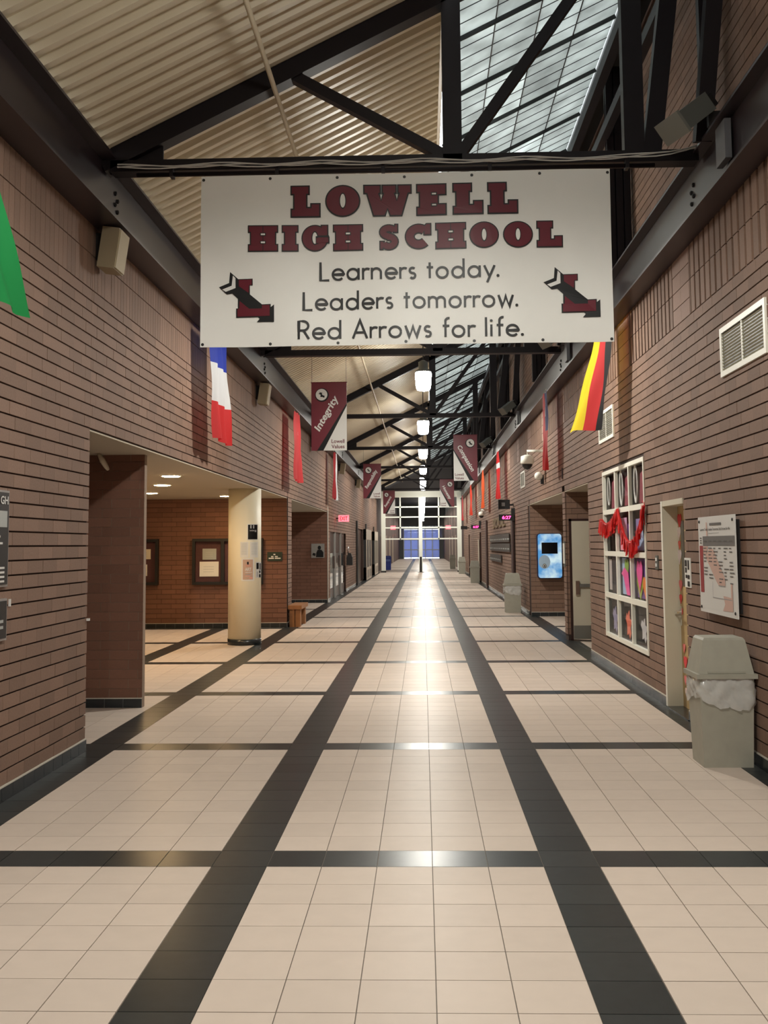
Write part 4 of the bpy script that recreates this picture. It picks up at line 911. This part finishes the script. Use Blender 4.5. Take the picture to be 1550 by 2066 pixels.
# wall map
mp = thing('wall_map', 'white wall map sign with grey header, red column and pink floor plan', 'sign', (XR-.03, 9.09, 1.09))
mw, mh = 1.12, .83; f = fr_right(9.65, 1.09, XR-.055)
MB().box(XR-.045, XR, 8.58, 9.60, 1.13, 1.88).build('backer', black, mp); MB().box(XR-.055, XR-.045, 8.53, 9.65, 1.09, 1.92).build('board', prwhite, mp)
def mpr(nm, m, rects, o=.003):
    mb = MB()
    for P in rects: poly(mb, f, [(a*mw, b*mh) for a, b in P], o)
    mb.build(nm, m, mp)
R4 = lambda a, b, c, d: [(a, c), (b, c), (b, d), (a, d)]
mpr('header_band', mat('map_grey', (.13, .13, .13), .5), [R4(.13, .99, .695, .795)], .002)
mpr('red_column', mat('map_red', (.30, .012, .02), .5), [R4(.03, .13, .205, .695)], .002)
pk = mat('map_pink', (.60, .40, .34), .5); mpr('floor_plan', pk, [[(.30,.66),(.42,.66),(.72,.37),(.72,.30),(.54,.30),(.48,.34),(.20,.58),(.25,.62)], [(.14,.69),(.28,.69),(.22,.60),(.14,.60)], [(.66,.20),(.90,.19),(.90,.06),(.64,.05),(.70,.12)], [(.235,.94),(.265,.94),(.285,.80),(.24,.80)], R4(.86, .90, .19, .33)], .0025)
mpr('plan_line', grey, [R4(.38, .385, .17, .33), R4(.38, .88, .165, .172), R4(.30, .60, .825, .829), R4(.54, .72, .292, .298)], .003)
rr = random.Random(3); bars = []
for c_ in range(6):
    for q in range(11):
        if rr.random() < .8-.04*q+.03*c_: a = .15+.14*c_; z = .665-.034*q; bars.append(R4(a, a+rr.uniform(.05, .12), z, z+.011))
bars += [R4(.16+.14*c_, .24+.14*c_, .735, .75) for c_ in range(6)]+[R4(.05, .10, z, z+.012) for z in (.72, .745, .77)]
bars += [R4(.34, .66, .905, .93)]
mpr('small_print', mat('map_print', (.09, .09, .09), .5), bars, .0035)
mb = MB(); text(mb, f, 'Learners Today. Leaders Tomorrow. Red Arrows for life.', .07, .845*mh, width=.93, height=.03, off=.004, bold=.01); mb.build('lettering', ink, mp)
for a, b in ((.04, .95), (.95, .95), (.04, .05), (.95, .05)):
    c_ = f(a*mw, b*mh, 0); MB(Matrix.Translation(c_) @ Matrix.Rotation(-math.pi/2, 4, 'Y')).lathe(0, 0, [(.013, 0), (.013, .006), (.006, .009)], 10).build('screw', black, mp)
# trash cans
def can(x, y, label, bag=True, s=1.0):
    t = thing('trash_can', label, 'trash can', (x, y, 0), 'grey bins with domed lids')
    w, d = .205*s, .19*s
    MB().frus(x, y, 0, .68, w-.02, d-.02, w, d).build('body', greyp, t)
    lid = MB().frus(x, y, .665, .70, w+.024, d+.024, w+.024, d+.024).frus(x, y, .70, .95, w+.003, d+.003, w*.78, d*.78).frus(x, y, .95, .968, w*.78, d*.78, w*.72, d*.72).build('lid', greyp, t)
    MB().box(x-w*.70, x+w*.70, y-d-.006, y-d+.02, .705, .72).build('lid_lip', greyp, lid)
    MB().frus(x-w*.9, y, .72, .90, .006, d*.62, .006, d*.5, dx=w*.2).build('swing_door', greyp, lid)
    if bag:
        n = 96; rows = 9; mb = MB(); v_ = []
        rb = random.Random(int(y*10))
        low = [.475+.045*math.sin(k*2*math.pi/n*2+1)+.012*math.sin(k*.45)+rb.uniform(-.006, .006) for k in range(n)]
        for r in range(rows+1):
            for k in range(n):
                a = 2*math.pi*k/n; ca, sa = math.cos(a), math.sin(a); m_ = max(abs(ca), abs(sa)); q = r/rows
                e = 1.0/m_; e = min(e, 1.30)
                z = .668+(low[k]-.668)*q; out = .010+.012*q*(1-q)*4*(.5+.5*math.sin(k*.5+7*q+2*math.sin(k*.2)))+.005*math.sin(k*.8-11*q)+.004*math.sin(k*1.9+17*q)
                v_.append((x+ca*e*(w+out), y+sa*e*(d+out), z+.006*math.sin(k*.9+6*q)))
        mb.add(v_, [(r*n+k, r*n+(k+1) % n, (r+1)*n+(k+1) % n, (r+1)*n+k) for r in range(rows) for k in range(n)]); mb.build('bin_liner', bagm, t, True)
    return t
can(2.295, 8.45, 'grey domed trash can with a clear liner under the wall map')
can(2.22, 26.75, 'grey domed trash can with a clear liner beside the sky panel alcove')
can(2.27, 47.0, 'grey domed trash can in front of the far doorway', False)
can(2.24, 61.6, 'grey domed trash can by the glass partition', False)
can(2.05, 74, 'grey domed trash can standing beyond the glass partition', False)
# right alcove: door, kiosk, plate
d7 = struct(empty('door_7', (3.12, 18.95, 0)), 'cream metal door with chrome panic bar and grey kick plate', 'door')
MB().box(2.63, 3.60, 18.93, 18.975, .02, 2.09).build('leaf', doorc, d7); MB().box(2.635, 3.595, 18.925, 18.93, .03, .26).build('kick_plate', kick, d7)
MB().box(2.72, 3.55, 18.88, 18.93, .93, .985).build('panic_bar', kick, d7); MB().box(2.675, 2.74, 18.87, 18.93, .80, 1.04).build('latch_box', chrome, d7)
MB().box(2.59, 2.63, 18.93, 19.0, 0, 2.13).build('jamb', darkdoor, d7); MB().box(2.59, 3.64, 18.93, 19.0, 2.09, 2.13).build('head', darkdoor, d7)
skp = bpy.data.materials.new('sky_print'); skp.use_nodes = True; nt = skp.node_tree; b = nt.nodes['Principled BSDF']
ge = nt.nodes.new('ShaderNodeNewGeometry'); no = nt.nodes.new('ShaderNodeTexNoise'); no.inputs['Scale'].default_value = 3.2; no.inputs['Detail'].default_value = 5; cr = nt.nodes.new('ShaderNodeValToRGB')
cr.color_ramp.elements[0].position = .40; cr.color_ramp.elements[0].color = (.08, .28, .60, 1); cr.color_ramp.elements[1].position = .62; cr.color_ramp.elements[1].color = (.55, .74, .84, 1)
nt.links.new(ge.outputs['Position'], no.inputs['Vector']); nt.links.new(no.outputs[0], cr.inputs[0]); nt.links.new(cr.outputs[0], b.inputs['Base Color']); nt.links.new(cr.outputs[0], b.inputs['Emission Color']); b.inputs['Emission Strength'].default_value = .45; b.inputs['Roughness'].default_value = .2
ks = thing('sky_panel', 'backlit blue sky panel with a small black screen on the alcove wall', 'display', (2.96, 25.1, .89))
def rrect(x0, x1, z0, z1, r, y): 
    P = []
    for cx, cz, a in ((x1-r, z1-r, 0), (x0+r, z1-r, 90), (x0+r, z0+r, 180), (x1-r, z0+r, 270)):
        for k in range(6): q = math.radians(a+18*k); P.append((cx+r*math.cos(q), y, cz+r*math.sin(q)))
    return P
def slabxz(name, m, x0, x1, z0, z1, r, y0, y1, parent):
    A = rrect(x0, x1, z0, z1, r, y0); B = rrect(x0, x1, z0, z1, r, y1); n = len(A); mb = MB()
    mb.add(A+B, [tuple(range(n)), tuple(range(2*n-1, n-1, -1))]+[(i, (i+1) % n, n+(i+1) % n, n+i) for i in range(n)]); return mb.build(name, m, parent)
slabxz('housing', mat('panel_navy', (.01, .02, .08), .4), 2.67, 3.245, .885, 1.935, .07, 25.0, 25.178, ks); slabxz('face', skp, 2.685, 3.235, .90, 1.92, .06, 24.995, 25.0, ks)
MB().box(2.77, 3.14, 24.985, 24.995, 1.46, 1.72).build('screen', mat('screen_black', (.004, .004, .005), .15), ks)
mb = MB(); mb.add([(2.83+.135*math.cos(k*math.pi/14), 24.992, 1.27+.16*math.sin(k*math.pi/14)) for k in range(28)], [tuple(range(28))]); mb.build('pale_disc', mat('disc_blue', (.42, .58, .75), .4), ks)
mb = MB(); mb.add([(2.83+.045*math.cos(k*math.pi/10), 24.988, 1.18+.05*math.sin(k*math.pi/10)) for k in range(20)], [tuple(range(20))]); mb.build('logo_ring', kick, ks)
mb = MB(); mb.add([(2.83+.03*math.cos(k*math.pi/10), 24.985, 1.18+.034*math.sin(k*math.pi/10)) for k in range(20)], [tuple(range(20))]); mb.build('logo_disc', prwhite, ks)
mb = MB(); mb.add([(2.83, 24.982, 1.205), (2.812, 24.982, 1.175), (2.82, 24.982, 1.16), (2.84, 24.982, 1.16), (2.848, 24.982, 1.175)], [(0,1,2,3,4)]); mb.build('logo_drop', ink, ks)
t = thing('room_sign', 'tall narrow white sign on the pier beside the sky panel', 'sign', (XR, 19.13, 1.3)); MB().box(XR-.012, XR, 19.02, 19.26, 1.28, 1.74).build('plate', gunm, t); MB().box(XR-.018, XR-.012, 19.04, 19.24, 1.34, 1.70).build('sheet', paper, t)
sbuild(MB().box(2.62, 2.70, 16.35, 25.1, 0, .004), 'trim_8', basem, 'dark metal floor strip across the right alcove opening', 'trim')
# dome cameras
def dome(y, z, label, s=1.0):
    t = thing('dome_camera', label, 'camera', (XR-.35*s, y, z), 'white dome cameras on the right wall'); x = XR-.36*s
    MB().tube([(XR, y, z+.30*s), (x, y, z+.30*s), (x, y, z+.18*s)], .028*s, 10).build('arm', white, t, True)
    MB().lathe(x, y, [(.05*s, z+.22*s), (.13*s, z+.19*s), (.14*s, z+.05*s), (.12*s, z+.03*s)], 20).build('housing', white, t, True)
    MB().lathe(x, y, [(.02*s, z-.085*s), (.07*s, z-.065*s), (.105*s, z), (.115*s, z+.04*s)], 20).build('dome', mat('dome_smoke', (.02, .02, .02), .05), t, True)
    MB().box(XR-.02, XR, y-.06*s, y+.06*s, z+.2*s, z+.4*s).build('wall_plate', white, t)
dome(21.9, 3.30, 'white bracket dome camera beside the red and blue flag')
dome(40.6, 2.75, 'far white dome camera beside the orange flag', .8)
t = thing('small_camera', 'small round white camera under the bracket dome camera', 'camera', (XR-.1, 22.2, 3.0)); MB(Matrix.Translation((XR-.10, 22.2, 3.10)) @ Matrix.Rotation(math.radians(100), 4, 'X')).lathe(0, 0, [(.03, -.08), (.085, -.04), (.085, .05), (.04, .09)], 16).build('shell', white, t, True); MB().box(XR-.06, XR, 22.16, 22.26, 2.93, 3.12).build('base', black, t)
tag(MB().tube([(XR-.01, 19.15, 3.05), (XR-.01, 19.15, 2.86)], .012).build('wall_pin', steel2, None), 'short dark pin in the brick below the red and blue flag', 'pin')
# clocks
def clock(y, z, label):
    t = thing('led_clock', label, 'clock', (XR-.1, y, z), 'red digital wall clocks'); x0, x1 = XR-.44, XR-.02
    MB().box(x0, x1, y, y+.09, z, z+.17).build('case', black, t); MB().box(XR-.1, XR, y+.02, y+.07, z+.17, z+.34).build('bracket', black, t)
    mb = MB(); text(mb, fr_y(x0+.09, z+.04, y), '6:27', 0, 0, width=.24, height=.09, off=.004, bold=.01); mb.build('digits', ledm, t)
clock(29.2, 2.33, 'digital clock with red figures near the sky panel alcove')
clock(46.0, 2.35, 'digital clock with red figures above the far doorway')
t = thing('hanging_sign', 'small black box sign above the nearer digital clock', 'sign', (XR-.2, 29.6, 2.68)); MB().box(XR-.42, XR-.1, 29.6, 29.75, 2.66, 2.92).build('case', black, t); MB().box(XR-.1, XR, 29.64, 29.7, 2.75, 2.8).build('bracket', black, t); MB().box(XR-.33, XR-.24, 29.59, 29.6, 2.74, 2.84).build('mark', grey, t)
t = thing('hanging_sign', 'small black box sign above the far doorway', 'sign', (XR-.2, 58, 2.5)); MB().box(XR-.45, XR-.1, 58, 58.15, 2.5, 2.68).build('case', black, t); MB().box(XR-.1, XR, 58.04, 58.1, 2.55, 2.6).build('bracket', black, t)
for y, lab in ((29.3, 'tall dark steel post below the nearer digital clock'), (41.5, 'tall dark steel post past the brass letters')):
    tag(MB().box(XR-.07, XR-.022, y, y+.55, 0, 2.62).build('steel_post', mat('post_maroon', (.05, .02, .016), .5), None), lab, 'post')
# letters and plaques
t = thing('brass_letters', 'raised brass wall letters above the dark plaques', 'letters', (XR-.03, 35, 2.2))
mb = MB(); f = fr_right(38.1, 2.24, XR); brass = mat('brass', (.30, .22, .10), .4, metal=.5)
text(mb, f, 'SOUL', 0, 0, width=5.6, height=.33, off=.04, bold=.02); text(mb, f, 'SOUL', 0, 0, width=5.6, height=.33, off=.002, bold=.03); mb.build('letter_faces', brass, t)
for (a, b, c, d, lab) in ((30.8, 39.5, 1.75, 2.0, 'upper long dark name plaque on the right brick wall'), (30.6, 39.5, 1.46, 1.71, 'middle long dark name plaque on the right brick wall'), (34.1, 39.5, 1.10, 1.34, 'short lowest dark name plaque on the right brick wall')):
    t = thing('name_plaque', lab, 'plaque', (XR, (a+b)/2, c)); MB().box(XR-.05, XR-.022, a, b, c, d).build('plate', mat('plaque_dark', (.06, .055, .05), .4, noise=.4, nscale=6), t)
    mb = MB(); f = fr_right(b, c, XR-.05); u = .3; rr = random.Random(int(a))
    while u < b-a-.5: w = rr.uniform(.3, .7); poly(mb, f, rect(u, u+w, .07, .11), .004); u += w+.3
    mb.build('lettering', silver, t)
tag(MB().box(XR-.05, XR-.022, 47.65, 48.0, 0, 1.9).build('light_strip', cream, None), 'pale vertical strip beside the far right doorway', 'strip')
for n, (a, b) in enumerate(((46.2, 47.6), (57.5, 59.0))):
    d = struct(MB().box(XR+.06, XR+.12, a, b, 0, 2.2).build('door_%d' % (8+n), mat('door_red', (.10, .022, .014), .4), None), ['dark red door in the far right wall', 'farthest dark red door in the right wall'][n], 'door')
# flood lights on the right beam
for k in range(5):
    y = 8.25+8.95*k
    t = thing('flood_light', ['grey box flood light on the right beam at the banner truss', 'grey box flood light on the right beam, second past the banner', 'grey box flood light on the right beam, third past the banner', 'grey box flood light on the right beam, fourth past the banner', 'grey box flood light on the right beam, fifth past the banner'][k], 'flood light', (2.3, y, 4.98), 'flood lights on the right beam')
    X_ = Matrix.Translation((2.18, y, 5.08)) @ Matrix.Rotation(math.radians(18), 4, 'Z') @ Matrix.Rotation(math.radians(-38), 4, 'Y')
    MB(X_).box(-.21, .10, -.15, .15, -.07, .09).build('housing', gunm, t); MB(X_).box(-.235, -.21, -.165, .165, -.085, .105).build('visor', mat('flood_rim', (.16, .16, .14), .5), t); MB(X_).box(.10, .20, -.08, .08, -.05, .06).build('ballast_box', black, t)
    MB().box(2.30, 2.42, y-.03, y+.03, 4.98, 5.10).build('yoke', black, t)
    tag(MB().box(2.34, 2.39, y-.30, y-.05, 4.62, 4.93).build('junction_box', mat('box_grey', (.12, .12, .13), .5), None), ['grey junction box on the right beam by the nearest flood light', 'grey junction box on the right beam by the second flood light', 'grey junction box on the right beam by the third flood light', 'grey junction box on the right beam by the fourth flood light', 'grey junction box on the right beam by the fifth flood light'][k], 'junction box', 'junction boxes on the right beam')
t = thing('conduit', 'grey conduit stub wrapped with a black strap on the right beam', 'conduit', (2.25, 13.3, 4.5)); MB().tube([(2.24, 13.2, 4.52), (2.24, 13.2, 5.0)], .05, 12).build('pipe', mat('conduit_grey', (.30, .30, .31), .4), t, True); MB().lathe(2.24, 13.2, [(.056, 4.72), (.056, 4.75)], 12).build('strap', black, t); MB().box(1.98, 2.3, 13.1, 13.3, 4.84, 4.94).build('saddle', black, t)
# ================================================================== GLASS PARTITION AND BEYOND
gp = struct(empty('window_3', (0, 66, 0)), 'white mullioned glass partition closing the corridor', 'glass partition')
for x0, x1, nm in ((-2.56, -2.30, 'end_post'), (2.13, 2.40, 'end_post')): MB().box(x0, x1, 65.8, 66.1, 0, 5.0).build(nm, glazem, gp)
for x in (-2.43, 2.27): MB().box(x-.16, x+.16, 65.75, 65.8, 0, .1).build('post_foot', black, gp)
MB().box(-2.3, 2.13, 65.9, 66.1, 4.62, 5.0).build('head', glazem, gp)
MB().box(-.24, -.02, 65.85, 66.1, 0, 4.62).build('centre_post', glazem, gp)
for x in (-1.38, 1.0): MB().box(x-.04, x+.04, 65.92, 66.05, 2.0, 4.62).build('mullion', glazem, gp)
for z in (2.05, 2.74, 3.40, 4.02): MB().box(-2.3, 2.13, 65.92, 66.05, z-.04, z+.04).build('transom', glazem, gp)
for (a, b) in ((-2.3, -1.42), (-1.34, -.24), (-.02, .96), (1.04, 2.13)):
    for c, d in ((2.09, 2.70), (2.78, 3.36), (3.44, 3.98), (4.06, 4.62)): MB().box(a, b, 65.97, 65.98, c, d).build('pane', glass, gp)
t = thing('stanchion', 'dark post with a small foot in front of the centre mullion', 'post', (-.13, 65.6, 0)); MB().tube([(-.13, 65.6, .03), (-.13, 65.6, .95)], .06).build('pole', black, t); MB().box(-.32, .08, 65.5, 65.7, 0, .03).build('foot', black, t)
fb_ = mat('far_brick', (.13, .08, .065), .8, noise=.2, nscale=2)
sbuild(MB().box(-2.95, -2.85, 66.1, 131, 0, 5), 'wall_left_beyond', fb_, 'left wall of the corridor beyond the glass partition')
sbuild(MB().box(2.53, 2.63, 66.1, 131, 0, 5), 'wall_right_beyond', fb_, 'right wall of the corridor beyond the glass partition')
sbuild(MB().box(-3, 2.7, 66.1, 131, 6.5, 6.6).box(-3, -2.9, 66, 131, 5, 6.5).box(2.6, 2.7, 66, 131, 5, 6.5), 'ceiling_beyond', mat('far_ceiling', (.03, .028, .028), .7), 'dark ceiling of the corridor beyond the glass partition', 'ceiling')
fw_ = MB().box(-3, -2.35, 130, 130.2, 0, 6.6).box(2.0, 2.7, 130, 130.2, 0, 6.6).box(-2.35, 2.0, 130, 130.2, 3.55, 6.6)
sbuild(fw_, 'wall_end', mat('end_wall', (.12, .125, .125), .7), 'pale end wall around the distant blue glass doors')
ed = struct(empty('door_10', (-.2, 130, 0)), 'distant row of blue lit glass entrance doors', 'door')
for k in range(5):
    x0 = -2.35+.87*k; x1 = x0+.87
    MB().box(x0, x0+.08, 129.9, 130.1, 0, 3.55).build('frame', glazem, ed)
    MB().box(x0+.08, x1, 129.9, 130.1, 2.25, 2.4).build('transom', glazem, ed); MB().box(x0+.08, x1, 129.98, 130.0, 2.4, 3.5).build('pane', duskm, ed); MB().box(x0+.08, x1, 129.98, 130.0, .12, 2.25).build('pane', duskm, ed); MB().box(x0+.1, x1-.02, 129.85, 129.9, 1.0, 1.12).build('push_bar', prwhite, ed)
for k in range(4):
    y = 72+9*k
    for s in (-1, 1): tag(MB().box(s*2.68-.14-.05, s*2.68-.14+.05, y, y+1.0, 0, 2.4).build('far_door_frame', mat('far_cream', (.55, .45, .36), .6), None), 'pale door frame on the %s wall beyond the glass partition' % ('left' if s < 0 else 'right'), 'door frame', 'door frames beyond the glass')
t = thing('recycling_bin', 'blue recycling bin standing beyond the glass partition', 'bin', (-2.3, 70, 0)); MB().frus(-2.3, 70, .05, .85, .19, .2, .22, .22).build('body', bluem, t); MB().frus(-2.3, 70, .85, .98, .23, .23, .18, .18).build('lid', bluem, t); MB().box(-2.46, -2.14, 69.76, 69.78, .62, .75).build('label_plate', mat('bin_label', (.10, .16, .42), .5), t)
for x, z, y in ((-1.85, 2.65, 66.6), (1.6, 2.65, 66.6)):
    t = thing('exit_sign', 'glowing red exit sign behind the %s panes of the glass partition' % ('left' if x < 0 else 'right'), 'exit sign', (x, y, z), 'exit signs'); MB().box(x-.15, x+.15, y, y+.05, z, z+.22).build('face', exitm, t); MB().box(x-.01, x+.01, y+.02, y+.04, z+.22, 6.5).build('hanger', black, t)
